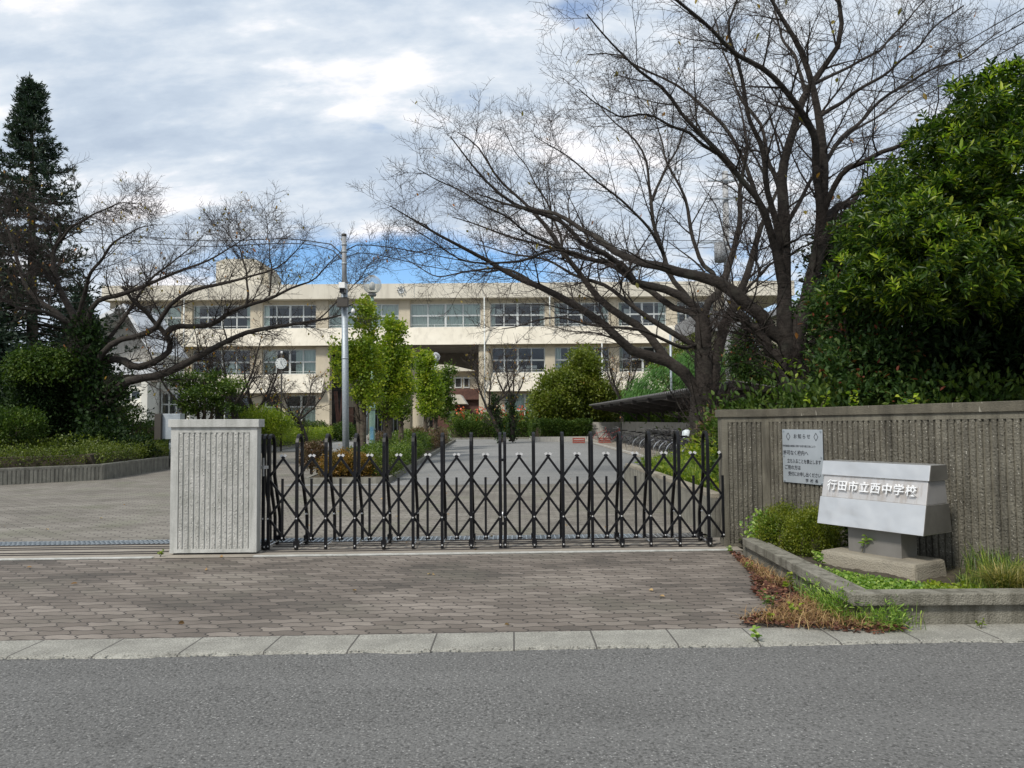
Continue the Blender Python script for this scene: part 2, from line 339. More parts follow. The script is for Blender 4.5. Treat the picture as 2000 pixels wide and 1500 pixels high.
# ------------------------------------------------------------------ mesh helpers
def norm(a): return a/np.maximum(np.linalg.norm(a, axis=-1, keepdims=True), 1e-9)
def fast_mesh(name, V, F, smooth=False):
    V = np.asarray(V, dtype=np.float32); F = np.asarray(F, dtype=np.int32)
    me = bpy.data.meshes.new(name); k = F.shape[1]
    me.vertices.add(len(V)); me.vertices.foreach_set('co', V.ravel())
    me.loops.add(F.size); me.loops.foreach_set('vertex_index', F.ravel())
    me.polygons.add(len(F)); me.polygons.foreach_set('loop_start', np.arange(0, F.size, k, dtype=np.int32))
    if smooth: me.polygons.foreach_set('use_smooth', np.ones(len(F), dtype=bool))
    me.update(calc_edges=True)
    return me
def root_loc(o):
    v = Vector((0, 0, 0))
    while o is not None: v += Vector(o.location); o = o.parent
    return v
def tag(o, label=None, cat=None, group=None, kind=None):
    if label: o['label'] = label
    if cat: o['category'] = cat
    if group: o['group'] = group
    if kind: o['kind'] = kind
    return o
def put(name, me, mat, parent=None):
    o = bpy.data.objects.new(name, me); C.objects.link(o)
    me.materials.append(MATS[mat])
    if parent is not None:
        v = root_loc(parent); me.transform(Matrix.Translation(-v)); o.parent = parent
    return o
def thing(name, loc, label, cat, group=None):
    o = bpy.data.objects.new(name, None); C.objects.link(o); o.location = tuple(float(q) for q in loc); o.empty_display_size = .1
    return tag(o, label, cat, group)
class MB:
    def __init__(s): s.v = []; s.f = []; s.sm = []
    def add(s, vs, fs, smooth=False):
        b = len(s.v); s.v += [tuple(float(c) for c in q) for q in vs]; s.f += [tuple(b+i for i in f) for f in fs]; s.sm += [smooth]*len(fs); return s
    def hexa(s, a, smooth=False):   # 8 corners: bottom ring then top ring
        return s.add(a, [(3, 2, 1, 0), (4, 5, 6, 7), (0, 1, 5, 4), (1, 2, 6, 5), (2, 3, 7, 6), (3, 0, 4, 7)])
    def box(s, x0, x1, y0, y1, z0, z1):
        return s.hexa([(x0, y0, z0), (x1, y0, z0), (x1, y1, z0), (x0, y1, z0), (x0, y0, z1), (x1, y0, z1), (x1, y1, z1), (x0, y1, z1)])
    def obox(s, o, ax, ay, az_):    # corner + three edge vectors
        o, ax, ay, az_ = map(np.array, (o, ax, ay, az_))
        return s.hexa([o, o+ax, o+ax+ay, o+ay, o+az_, o+ax+az_, o+ax+ay+az_, o+ay+az_])
    def bar(s, a, b, w, d, upv=(0, 0, 1)):   # flat bar a->b; w across, d along upv-ish
        a = np.array(a, float); b = np.array(b, float); t_ = norm(b-a); u_ = np.array(upv, float)
        if abs(np.dot(t_, u_)) > .98: u_ = np.array((0, 1., 0))
        sd_ = norm(np.cross(t_, u_)); u_ = np.cross(sd_, t_)
        o = a - sd_*w/2 - u_*d/2
        return s.obox(o, sd_*w, b-a, u_*d)
    def tube(s, pts, r, n=8, cap=True, closed=False):
        pts = np.array(pts, float); K = len(pts); rr = np.full(K, r, float) if np.isscalar(r) else np.array(r, float)
        tg = np.gradient(pts, axis=0)
        if closed: tg = np.roll(pts, -1, 0)-np.roll(pts, 1, 0)
        tg = norm(tg); vs = []
        ref = np.array((0, 0, 1.)) if np.abs(tg[:, 2]).mean() < .7 else np.array((0, 1., 0))
        a = norm(np.cross(tg, ref)); 
        for i in range(1, K):
            a[i] = norm(a[i-1]-tg[i]*np.dot(a[i-1], tg[i]))
        b = np.cross(tg, a)
        for i in range(K):
            for j_ in range(n):
                q = 2*PI*j_/n; vs.append(pts[i]+rr[i]*(a[i]*math.cos(q)+b[i]*math.sin(q)))
        fs = []
        for i in range(K if closed else K-1):
            i2 = (i+1) % K
            for j_ in range(n): fs.append((i*n+j_, i*n+(j_+1) % n, i2*n+(j_+1) % n, i2*n+j_))
        s.add(vs, fs, True)
        if cap and not closed:
            b0 = len(s.v)-K*n
            s.f.append(tuple(b0+j_ for j_ in range(n))[::-1]); s.f.append(tuple(b0+(K-1)*n+j_ for j_ in range(n))); s.sm += [False, False]
        return s
    def cyl(s, c, r, z0, z1, n=20, r2=None):
        return s.tube([(c[0], c[1], z0), (c[0], c[1], z1)], [r, r if r2 is None else r2], n)
    def lathe(s, c, prof, n=20):    # profile of (r, z)
        vs = []; 
        for r_, z_ in prof:
            for j_ in range(n): q = 2*PI*j_/n; vs.append((c[0]+r_*math.cos(q), c[1]+r_*math.sin(q), c[2]+z_))
        fs = [(i*n+j_, i*n+(j_+1) % n, (i+1)*n+(j_+1) % n, (i+1)*n+j_) for i in range(len(prof)-1) for j_ in range(n)]
        return s.add(vs, fs, True)
    def extr(s, poly, ax, a0, a1):  # polygon of 2D points extruded along axis ax (0 x, 1 y, 2 z)
        n = len(poly)
        def mk(p2, a):
            q = list(p2); q.insert(ax, a); return tuple(q)
        return s.add([mk(q, a0) for q in poly]+[mk(q, a1) for q in poly],
                     [tuple(range(n))[::-1], tuple(range(n, 2*n))]+[(i, (i+1) % n, n+(i+1) % n, n+i) for i in range(n)])
    def build(s, name, mat, parent=None, bevel=0):
        me = bpy.data.meshes.new(name); me.from_pydata(s.v, [], s.f)
        me.polygons.foreach_set('use_smooth', s.sm)
        me.update()
        import bmesh
        bm = bmesh.new(); bm.from_mesh(me); bmesh.ops.recalc_face_normals(bm, faces=bm.faces)
        if bevel: bmesh.ops.bevel(bm, geom=[e for e in bm.edges], offset=bevel, segments=2, affect='EDGES', profile=.6)
        bm.to_mesh(me); bm.free()
        return put(name, me, mat, parent)
def fromarr(name, V, F, mat, parent=None, smooth=False):
    return put(name, fast_mesh(name, V, F, smooth), mat, parent)
def copy_tree(o, parent=None):
    c = o.copy(); C.objects.link(c)
    if parent is not None: c.parent = parent
    for ch in [q for q in bpy.data.objects if q.parent == o]: copy_tree(ch, c)
    return c

# leaves ------------------------------------------------------------
def rand_dir(n):
    return norm(rng.normal(size=(n, 3)))
def leaves(pos, d, L, W, fold=.25, droop=0.0):
    """folded pointed leaves: pos base, d direction"""
    n = len(pos); d = norm(d); L = np.broadcast_to(np.asarray(L, float), (n,))[:, None]; W = np.broadcast_to(np.asarray(W, float), (n,))[:, None]
    r = rand_dir(n); r[:, 2] += 1.2; s = norm(np.cross(d, r)); nn = norm(np.cross(s, d))
    tip = pos+d*L; tip[:, 2] -= droop*L[:, 0]
    m1 = pos+d*L*.35; m2 = pos+d*L*.72; m2[:, 2] -= droop*L[:, 0]*.45; m1[:, 2] -= droop*L[:, 0]*.1
    f_ = nn*W*fold
    V = np.stack([pos, m1+s*W*.5+f_, m2+s*W*.42+f_, tip, m2-s*W*.42+f_, m1-s*W*.5+f_], 1).reshape(-1, 3)
    b = (np.arange(n)*6)[:, None]
    F = np.concatenate([b+np.array([0, 1, 2, 3]), b+np.array([0, 3, 4, 5])], 1).reshape(-1, 4)
    return V, F
def quads(pos, d, L, W):
    n = len(pos); d = norm(d); L = np.broadcast_to(np.asarray(L, float), (n,))[:, None]; W = np.broadcast_to(np.asarray(W, float), (n,))[:, None]
    r = rand_dir(n); s = norm(np.cross(d, r)); nn = np.cross(s, d)
    V = np.stack([pos, pos+d*L*.5+s*W*.5+nn*W*.15, pos+d*L, pos+d*L*.5-s*W*.5+nn*W*.15], 1).reshape(-1, 3)
    return V, (np.arange(n)*4)[:, None]+np.arange(4)
def merge(parts):
    Vs, Fs, b = [], [], 0
    for V, F in parts: Vs.append(V); Fs.append(F+b); b += len(V)
    return np.concatenate(Vs), np.concatenate(Fs)
def clumps(blobs, n, shell=.55, rough=.18, zmin=None):
    """clump centres spread in the outer volume of ellipsoids (x,y,z,rx,ry,rz)"""
    B = np.array(blobs, float); wgt = (B[:, 3]*B[:, 5])**.9; wgt /= wgt.sum()
    k = rng.choice(len(B), n, p=wgt); dr = rand_dir(n)
    ph = rng.uniform(0, 6, (3,)); lump = np.sin(dr[:, 0]*5+ph[0]+k)*np.sin(dr[:, 1]*6+ph[1])+np.sin(dr[:, 2]*7+ph[2]+k*2)*.6
    rr = (shell+(1-shell)*rng.random(n)**.6)*(1+rough*lump*.7+rng.normal(size=n)*rough*.4)
    pos = B[k, :3]+dr*B[k, 3:]*rr[:, None]
    if zmin is not None: pos = pos[pos[:, 2] > zmin]; dr = dr[:len(pos)]
    return pos, norm(pos-B[k[:len(pos)], :3]) if zmin is None else rand_dir(len(pos))*.4+np.array((0, 0, .6))
def lumps(blobs, k=9, f=.42, spread=.78, seed=None):
    """break smooth ellipsoids into many smaller overlapping leaf masses with gaps between them"""
    out_ = []
    for (x, y, z, rx, ry, rz) in blobs:
        dr = rand_dir(k)
        for q in dr:
            s = spread*rng.uniform(.55, 1.12); g = f*rng.uniform(.6, 1.3)
            out_.append((x+q[0]*rx*s, y+q[1]*ry*s, z+q[2]*rz*s, rx*g, ry*g, rz*g*.8))
    return out_
def crown(name, blobs, n, per, csize, L, W, mat, parent, shell=.55, rough=.18, up=.35, droop=0, oval=True, zmin=None, leafrand=.9):
    cp, cd = clumps(blobs, n, shell, rough, zmin)
    pos = np.repeat(cp, per, 0)+rng.normal(size=(len(cp)*per, 3))*csize
    d = np.repeat(cd, per, 0)*.8+rand_dir(len(pos))*leafrand; d[:, 2] += up
    Ls = L*rng.uniform(.65, 1.2, len(pos)); Ws = W*rng.uniform(.7, 1.2, len(pos))
    V, F = leaves(pos, d, Ls, Ws, .2, droop) if oval else quads(pos, d, Ls, Ws)
    return fromarr(name, V, F, mat, parent)
def hedge_mesh(name, poly, z0, z1, n, L, W, mat, parent, rnd=.05, skin=.12):
    """clipped hedge along a polyline [(x,y,halfwidth)]: leaves in its outer skin plus fill"""
    P2 = np.array(poly, float); seg = np.diff(P2[:, :2], axis=0); sl = np.linalg.norm(seg, axis=1); cum = np.concatenate([[0], np.cumsum(sl)])
    s = rng.random(n)*cum[-1]; i = np.clip(np.searchsorted(cum, s)-1, 0, len(seg)-1); f = (s-cum[i])/sl[i]
    c = P2[i, :2]+seg[i]*f[:, None]; hw = P2[i, 2]+(P2[i+1, 2]-P2[i, 2])*f; nm = np.stack([-seg[i, 1], seg[i, 0]], 1)/sl[i][:, None]
    a = rng.random(n)*PI; rr = 1-rng.random(n)**1.6*skin*3
    cx = np.sign(np.cos(a))*np.abs(np.cos(a))**.45*hw*rr; H = (z1-z0); wav = 1+.05*np.sin(s*2.3)+.05*np.sin(s*5.1+1)
    zz = z0+H*np.abs(np.sin(a))**.45*rr*wav
    zz = np.where(rng.random(n) < .5, zz, z0+(zz-z0)*rng.random(n)**.5)
    pos = np.stack([c[:, 0]+nm[:, 0]*cx, c[:, 1]+nm[:, 1]*cx, zz], 1)+rng.normal(size=(n, 3))*rnd
    d = np.stack([nm[:, 0]*np.cos(a), nm[:, 1]*np.cos(a), np.sin(a)], 1)+rand_dir(n)*.9
    V, F = leaves(pos, d, L*rng.uniform(.6, 1.2, n), W*rng.uniform(.7, 1.2, n), .2)
    return fromarr(name, V, F, mat, parent)
def blades(pos, h, w_, lean=.5, mat='grass_blade', name='blades', parent=None, spread=None):
    """arching grass blades, 3 segments"""
    n = len(pos); a = rng.uniform(0, 2*PI, n); d = np.stack([np.cos(a), np.sin(a), np.zeros(n)], 1)
    if spread is not None: d = norm(d*.5+spread)
    s = np.stack([-d[:, 1], d[:, 0], np.zeros(n)], 1); hh = (h*rng.uniform(.5, 1.2, n))[:, None]; ln = (lean*rng.uniform(.2, 1.3, n))[:, None]
    rows = []
    for q, wq in ((0, 1), (.4, .9), (.75, .6), (1, .08)):
        c = pos+d*ln*hh*q**1.8; c = c+np.array((0, 0, 1.))*hh*(q-.35*ln*q**2.5)
        rows += [c-s*w_*wq*.5, c+s*w_*wq*.5]
    V = np.stack(rows, 1).reshape(-1, 3); b = (np.arange(n)*8)[:, None]
    F = np.concatenate([b+np.array([2*i, 2*i+1, 2*i+3, 2*i+2]) for i in range(3)], 1).reshape(-1, 4)
    return fromarr(name, V, F, mat, parent)

# branching ---------------------------------------------------------
def resample(pts, K, wob=0.0):
    p = np.array(pts, float); d = np.concatenate([[0], np.cumsum(np.linalg.norm(np.diff(p, axis=0), axis=1))]); s = np.linspace(0, d[-1], K)
    # catmull-rom style smoothing through cubic interpolation per axis
    m_ = np.gradient(p, d, axis=0) if len(p) > 2 else np.repeat(((p[-1]-p[0])/d[-1])[None], len(p), 0)
    i = np.clip(np.searchsorted(d, s, side='right')-1, 0, len(p)-2); h = (d[i+1]-d[i])[:, None]; tt = ((s-d[i])[:, None])/h
    q = (2*tt**3-3*tt**2+1)*p[i]+(tt**3-2*tt**2+tt)*h*m_[i]+(-2*tt**3+3*tt**2)*p[i+1]+(tt**3-tt**2)*h*m_[i+1]
    if wob:
        ph = rng.uniform(0, 6, (3, 3)); ss = np.linspace(0, 1, K)
        for a_ in range(3): q[:, a_] += wob*(np.sin(ss*11+ph[a_, 0])+.6*np.sin(ss*23+ph[a_, 1]))*np.minimum(1, ss*4)
    return q
def tubes(Pn, Rn, sides):
    """Pn (N,K,3), Rn (N,K) -> V,F"""
    N, K, _ = Pn.shape; tg = norm(np.gradient(Pn, axis=1)); mean = norm(Pn[:, -1]-Pn[:, 0])
    ref = np.where(np.abs(mean[:, 2:3]) < .75, np.array([[0, 0, 1.]]), np.array([[1., .2, 0]]))[:, None, :]
    a = norm(np.cross(tg, np.broadcast_to(ref, tg.shape))); b = np.cross(tg, a)
    q = 2*PI*np.arange(sides)/sides
    V = Pn[:, :, None, :]+Rn[:, :, None, None]*(a[:, :, None, :]*np.cos(q)[None, None, :, None]+b[:, :, None, :]*np.sin(q)[None, None, :, None])
    idx = np.arange(N*K*sides).reshape(N, K, sides); j2 = (np.arange(sides)+1) % sides
    F = np.stack([idx[:, :-1], idx[:, :-1][:, :, j2], idx[:, 1:][:, :, j2], idx[:, 1:]], -1).reshape(-1, 4)
    return V.reshape(-1, 3), F
def spawn(Pp, Rp, per, L, ang=(35, 60), t0=.2, upb=.25, curl=.2, wob=.05, K=6, rk=.55, rmin=.002, rmax=9, taper=.25, flat=.0, lw=.55):
    N, Kp, _ = Pp.shape; per_ = per
    n = N*per_; pi = np.repeat(np.arange(N), per_); slot = np.tile(np.arange(per_), N)
    tt = t0+(1-t0)*(slot+rng.random(n))/per_; x = tt*(Kp-1); i = np.clip(x.astype(int), 0, Kp-2); f = (x-i)[:, None]
    p0 = Pp[pi, i]*(1-f)+Pp[pi, i+1]*f; tg = norm(Pp[pi, i+1]-Pp[pi, i]); r0 = (Rp[pi, i]*(1-f[:, 0])+Rp[pi, i+1]*f[:, 0])
    sidev = norm(np.cross(tg, np.array((0, 0, 1.)))); upv = np.cross(sidev, tg)
    az_ = np.where(slot % 2 == 0, 0, PI)+rng.normal(size=n)*.9
    perp = sidev*np.cos(az_)[:, None]+upv*np.sin(az_)[:, None]*(1-flat)
    an = np.radians(rng.uniform(ang[0], ang[1], n))[:, None]
    d = tg*np.cos(an)+norm(perp)*np.sin(an); d[:, 2] += upb; d = norm(d)
    Ln = L*(1-lw*tt)*rng.uniform(.55, 1.25, n)
    s = np.linspace(0, 1, K)[None, :, None]
    Pc = p0[:, None]+d[:, None]*Ln[:, None, None]*s
    Pc[:, :, 2] += (curl*rng.uniform(-.3, 1.2, n))[:, None]*Ln[:, None]*s[:, :, 0]**2
    w1 = rand_dir(n)[:, None]*np.sin(s*5.5+rng.uniform(0, 6, n)[:, None, None])+rand_dir(n)[:, None]*np.sin(s*11+rng.uniform(0, 6, n)[:, None, None])*.5
    w1 -= w1[:, :1]
    Pc += w1*wob*Ln[:, None, None]
    rs = np.clip(r0*rk, rmin, rmax)
    Rc = rs[:, None]*(1-(1-taper)*s[:, :, 0])
    return Pc, Rc
def cull(Pn, Rn, keep):
    k = keep(Pn); return Pn[k], Rn[k]
def bare_tree(name, base, label, limbs, spec, group=None, cat='tree', bark_m='cherry_bark', leafy=0, leaf_m='yellow_leaf', leafL=.09, cut=None):
    """limbs: list of (points, r0, r1). spec: list of dicts for spawn levels"""
    root = thing(name, base, label, cat, group)
    mb = []; K = 22; LP = []; LR = []
    for pts, r0, r1 in limbs:
        q = resample(pts, K, .0 if r0 > .15 else .012*len(pts)**.5); rr = r0+(r1-r0)*np.linspace(0, 1, K)**.8
        rr = rr*(1+.05*np.sin(np.linspace(0, 20, K)+rng.random()*6))
        LP.append(q); LR.append(rr)
    LP = np.array(LP); LR = np.array(LR)
    thick = LR[:, 0] > .11
    V, F = tubes(LP, LR, 10); fromarr('trunk', V, F, bark_m, root, True)
    Pc, Rc = LP, LR; lo = []; tips = None
    for lv, sp in enumerate(spec):
        if lv > 0 and sp.pop('both', False): src = (np.concatenate([Pc]), np.concatenate([Rc]))
        elif 'keep' in sp: k = sp.pop('keep'); src = (LP[k], LR[k])
        else: src = (Pc, Rc)
        extra = sp.pop('also_limbs', None); sides = sp.pop('sides', 4)
        Pn, Rn = spawn(src[0], src[1], **sp)
        if extra:
            e = dict(sp); e.update(extra); Pe, Re = spawn(LP, LR, **e); Pn = np.concatenate([Pn, Pe]); Rn = np.concatenate([Rn, Re])
        if cut is not None:
            k = cut(Pn[:, -1]); Pn, Rn = Pn[k], Rn[k]
        lo.append((tubes(Pn, Rn, sides)))
        Pc, Rc = Pn, Rn
    V, F = merge(lo[:1]); fromarr('branches', V, F, bark_m, root, True)
    if len(lo) > 1: V, F = merge(lo[1:]); fromarr('twigs', V, F, 'twig_bark', root, True)
    if leafy:
        k = rng.choice(len(Pc), leafy); pos = Pc[k, -1]; d = rand_dir(leafy)*.6; d[:, 2] -= .8
        V, F = leaves(pos, d, leafL*rng.uniform(.6, 1.2, leafy), leafL*.45, .2); fromarr('leaves', V, F, leaf_m, root)
    return root, Pc

# ================================================================== GROUND
def strip(name, pts, z, mat, kind='structure'):
    mb = MB(); mb.add([(x, y, z) for x, y in pts], [tuple(range(len(pts)))]); o = mb.build(name, mat); return tag(o, kind=kind)
def yl(c, x): return c+.033*x        # the street, gutter and gate track run at a slight angle to the view
XL, XR = -40, 45
strip('ground', [(-400, -60), (400, -60), (400, 900), (-400, 900)], -.02, 'ground')
strip('road', [(XL, -12), (XR, -12), (XR, yl(5.08, XR)), (XL, yl(5.08, XL))], 0, 'asphalt')
mb = MB()      # gutter slab row, its back edge a little higher
vs = []; xs_ = [XL, -8]+list(np.arange(-7, 7, .035))+[8, XR]
for x in xs_:
    j_ = random.uniform(-.012, .012)+.010*math.sin(x*3.1)+.006*math.sin(x*11) if -8 < x < 8 else 0
    vs += [(x, yl(5.06, x)+j_, -.01), (x, yl(5.075, x)+j_, .006), (x, yl(5.11, x), .014), (x, yl(5.48, x), .008)]
mb.add(vs, [(4*i+k, 4*i+4+k, 4*i+5+k, 4*i+1+k) for i in range(len(xs_)-1) for k in range(3)])
tag(mb.build('gutter', 'gutter_concrete'), kind='structure')
strip('forecourt', [(XL, yl(5.47, XL)), (2.56, yl(5.47, 2.56)), (2.56, yl(8.66, 2.56)), (XL, yl(8.66, XL))], .004, 'pavers')
strip('gate_track_bed', [(XL, yl(8.65, XL)), (2.6, yl(8.65, 2.6)), (2.6, yl(9.62, 2.6)), (XL, yl(9.62, XL))], .010, 'track_concrete')
strip('driveway', [(XL, yl(9.98, XL)), (2.6, yl(9.98, 2.6)), (2.6, 17.9), (-5.2, 17.9), (-6.0, 39.6), (-14, 39.6), (-30, 27), (XL, 17.9)], .004, 'drive_pavers')
strip('driveway_far', [(-5.3, 17.89), (5.7, 17.89), (5.6, 66), (-16, 66), (-14, 39.5), (-6.1, 39.5)], .008, 'pale_asphalt')
strip('pavement', [(2.55, 5.3), (XR, 5.3), (XR, 7.2), (2.55, 7.2)], .006, 'gutter_concrete')
# four steel rails in the gate track
tr = thing('gate_track', (0, 9.1, .01), 'row of thin dark steel guide rails set in the concrete strip under the gate', 'gate track')
for c in (8.93, 9.06, 9.30, 9.43):
    m1 = MB(); 
    for xa, xb in ((-16, -3.98), (-2.86, 2.45)): m1.obox((xa, yl(c, xa), .008), (xb-xa, .033*(xb-xa), 0), (0, .022, 0), (0, 0, .012))
    m1.build('rail', 'shelter_steel', tr)
m1 = MB()
for xa, xb in ((-16, -3.98), (-2.88, 2.45)): m1.obox((xa, yl(8.655, xa), .005), (xb-xa, .033*(xb-xa), 0), (0, .07, 0), (0, 0, .013))
m1.build('edging', 'pillar_concrete', tr)
# drain gratings
def grating(x0, x1, label):
    g = thing('drain_grating', (x0, yl(9.8, x0), 0), label, 'drain grating', 'steel gratings over the drain behind the gate')
    m1 = MB(); m1.obox((x0, yl(9.60, x0), -.015), (x1-x0, .033*(x1-x0), 0), (0, .37, 0), (0, 0, .012)); m1.build('drain_bottom', 'black_rubber', g)
    m1 = MB()
    for k in range(4): m1.obox((x0, yl(9.63+k*.10, x0), .0), (x1-x0, .033*(x1-x0), 0), (0, .014, 0), (0, 0, .018))
    n = int((x1-x0)/.06)
    for k in range(n): x = x0+(k+.5)*.06; m1.obox((x, yl(9.615, x), .001), (.016, 0, 0), (0, .335, 0), (0, 0, .019))
    m1.build('grate', 'bright_steel' if x0 > -3 else 'galvanised', g)
    m1 = MB(); m1.obox((x0, yl(9.595, x0), .0), (x1-x0, .033*(x1-x0), 0), (0, .018, 0), (0, 0, .022)); m1.build('grate_frame', 'shelter_steel', g)
grating(-13, -3.1, 'dull grey drain grating on the left of the concrete pillar')
grating(-3.05, 1.66, 'bright steel drain grating running behind the folding gate')
grating(1.70, 2.42, 'short bright grating at the foot of the inner planter wall')

# ================================================================== fluted concrete
def fluted(name, p0, p1, z0, z1, z1b, label, cat, th, pitch, mats, margin=.09, capz=.09, over=.025, border=.06, foot=0, group=None, cap_mat=None, capinset=0, gfrac=.24, gdepth=.022):
    """wall whose face runs p0->p1 (left to right as seen by the camera); thickness away from the viewer"""
    p0 = np.array(p0, float); p1 = np.array(p1, float); L = np.linalg.norm(p1-p0); d = (p1-p0)/L; nb = np.array((-d[1], d[0]))  # nb points away from the face
    root = thing(name, (p0[0], p0[1], 0), label, cat, group)
    def q(s, o, z): return (*(p0+d*s+nb*o), z)
    def zt(s): return z1+(z1b-z1)*s/L
    def blk(mb, s0, s1, o0, o1, za, zb0, zb1):
        mb.hexa([q(s0, o0, za), q(s1, o0, za), q(s1, o1, za), q(s0, o1, za), q(s0, o0, zb0), q(s1, o0, zb1), q(s1, o1, zb1), q(s0, o1, zb0)])
    cz = capz; mb = MB()
    blk(mb, 0.002, L-.002, gdepth, th-gdepth, z0, zt(0)-cz, zt(L)-cz)
    # smooth frame round the ribs
    blk(mb, 0, margin, 0, gdepth+.001, z0, zt(0)-cz-.001, zt(margin)-cz-.001); blk(mb, L-margin, L, 0, gdepth+.001, z0, zt(L-margin)-cz-.001, zt(L)-cz-.001)
    blk(mb, margin, L-margin, 0.001, gdepth+.001, z0+.001, z0+border*.7, z0+border*.7); 
    zb0, zb1 = zt(margin)-cz, zt(L-margin)-cz
    mb.hexa([q(margin, .001, zb0-border), q(L-margin, .001, zb1-border), q(L-margin, gdepth, zb1-border), q(margin, gdepth, zb0-border), q(margin, .001, zb0-.001), q(L-margin, .001, zb1-.001), q(L-margin, gdepth, zb1-.001), q(margin, gdepth, zb0-.001)])
    mb.build('body', mats[0], root)
    mb = MB(); s = margin; n = max(1, round((L-2*margin)/pitch)); pt = (L-2*margin)/n
    for k in range(n):
        a = margin+k*pt+pt*gfrac*(.5+random.uniform(-.15, .15)); b = margin+(k+1)*pt-pt*gfrac*(.5+random.uniform(-.15, .15)); oo = random.uniform(-.002, .002)
        za, zb = z0+border*.7-.002, zt((a+b)/2)-cz-border+.002
        c = pt*.07
        vs = [q(a, gdepth+.001, za), q(a+c, .002+oo, za), q(b-c, .002+oo, za), q(b, gdepth+.001, za), q(a, gdepth+.001, zb), q(a+c, .002+oo, zb), q(b-c, .002+oo, zb), q(b, gdepth+.001, zb)]
        mb.add(vs, [(0, 1, 5, 4), (1, 2, 6, 5), (2, 3, 7, 6), (4, 5, 6, 7), (3, 2, 1, 0)])
    mb.build('fluting', mats[1], root)
    if cz:
        mb = MB(); o = over
        blk2 = [q(-o, -o, zt(0)-cz), q(L+o, -o, zt(L)-cz), q(L+o, th+o, zt(L)-cz), q(-o, th+o, zt(0)-cz), q(-o, -o, zt(0)), q(L+o, -o, zt(L)), q(L+o, th+o, zt(L)), q(-o, th+o, zt(0))]
        mb.hexa(blk2); mb.build('cap', cap_mat or mats[0], root, bevel=.006)
    if foot:
        mb = MB(); blk(mb, .03, L-.03, .03, th-.03, 0, z0, z0); mb.build('foot', 'black_rubber', root)
    return root, q, L
pA, pB = P(331, 1083, 8.72), P(499.5, 1083, 8.72)
pil, _, _ = fluted('gate_pillar', (pA[0], 8.72), (pB[0], 8.72+.02), .03, 1.535, 1.53, 'pale grey fluted concrete gate pillar with a flat cap, standing alone left of the folding gate', 'gate pillar', .17, .0605,
       ('pillar_concrete', 'pillar_aggregate'), margin=.085, foot=1, gdepth=.013, gfrac=.26)
# boundary wall, two straight pieces meeting at a slight corner
W0, W1 = (2.45, 9.0), (2.985, 9.0)
wdir = np.array((.45, -.89)); wdir /= np.linalg.norm(wdir)
W2 = tuple(np.array(W1)+wdir*6.2)
fluted('wall_end', W0, W1, 0, 1.60, 1.602, 'narrow end piece of the brown fluted wall, right beside the folding gate', 'wall', .2, .0605, ('wall_concrete', 'wall_aggregate'), margin=.07, over=.02, cap_mat='cap_concrete')
bw, wq, wL = fluted('boundary_wall', W1, W2, 0, 1.602, 1.66, 'long brown weathered fluted concrete wall behind the school name monument', 'wall', .2, .0645, ('wall_concrete', 'wall_aggregate'), margin=.02, over=.02, cap_mat='cap_concrete')

# ================================================================== FOLDING GATE
def pbar(a, b, w_=.026, d_=.014): return MB().bar(a, b, w_, d_, (0, 1, 0))
def hoop_pts(x, y0):
    yf, yr, yb = y0-.05, y0+.17, y0+.40
    ztop, r = 1.315, .11; pts = [(x, yf, .015), (x, yf, .5), (x, yf, ztop-r-.0)]
    for k in range(1, 9): a = PI-PI*k/9; pts.append((x, (yf+yr)/2+r*math.cos(a), ztop-r+r*1.25*math.sin(a)))
    pts += [(x, yr, ztop-r), (x, yr+.005, .86), (x, yb-.02, .40), (x, yb, .34), (x, yb, .05)]
    return pts
def ribbon(mb, pts, w_, th):
    """flat strap following pts, w_ along X, th in the plane of the hoop"""
    pts = np.array(pts, float); tg = norm(np.gradient(pts, axis=0)); nn = np.stack([np.zeros(len(pts)), -tg[:, 2], tg[:, 1]], 1)
    vs = []
    for p_, n_ in zip(pts, nn):
        for sx, sn in ((-1, -1), (1, -1), (1, 1), (-1, 1)): vs.append(p_+np.array((sx*w_/2, 0, 0))+n_*sn*th/2)
    K = len(pts); fs = [(i*4+j, i*4+(j+1) % 4, (i+1)*4+(j+1) % 4, (i+1)*4+j) for i in range(K-1) for j in range(4)]
    fs += [(3, 2, 1, 0), tuple((K-1)*4+j for j in range(4))]
    return mb.add(vs, fs)
SP = .3385
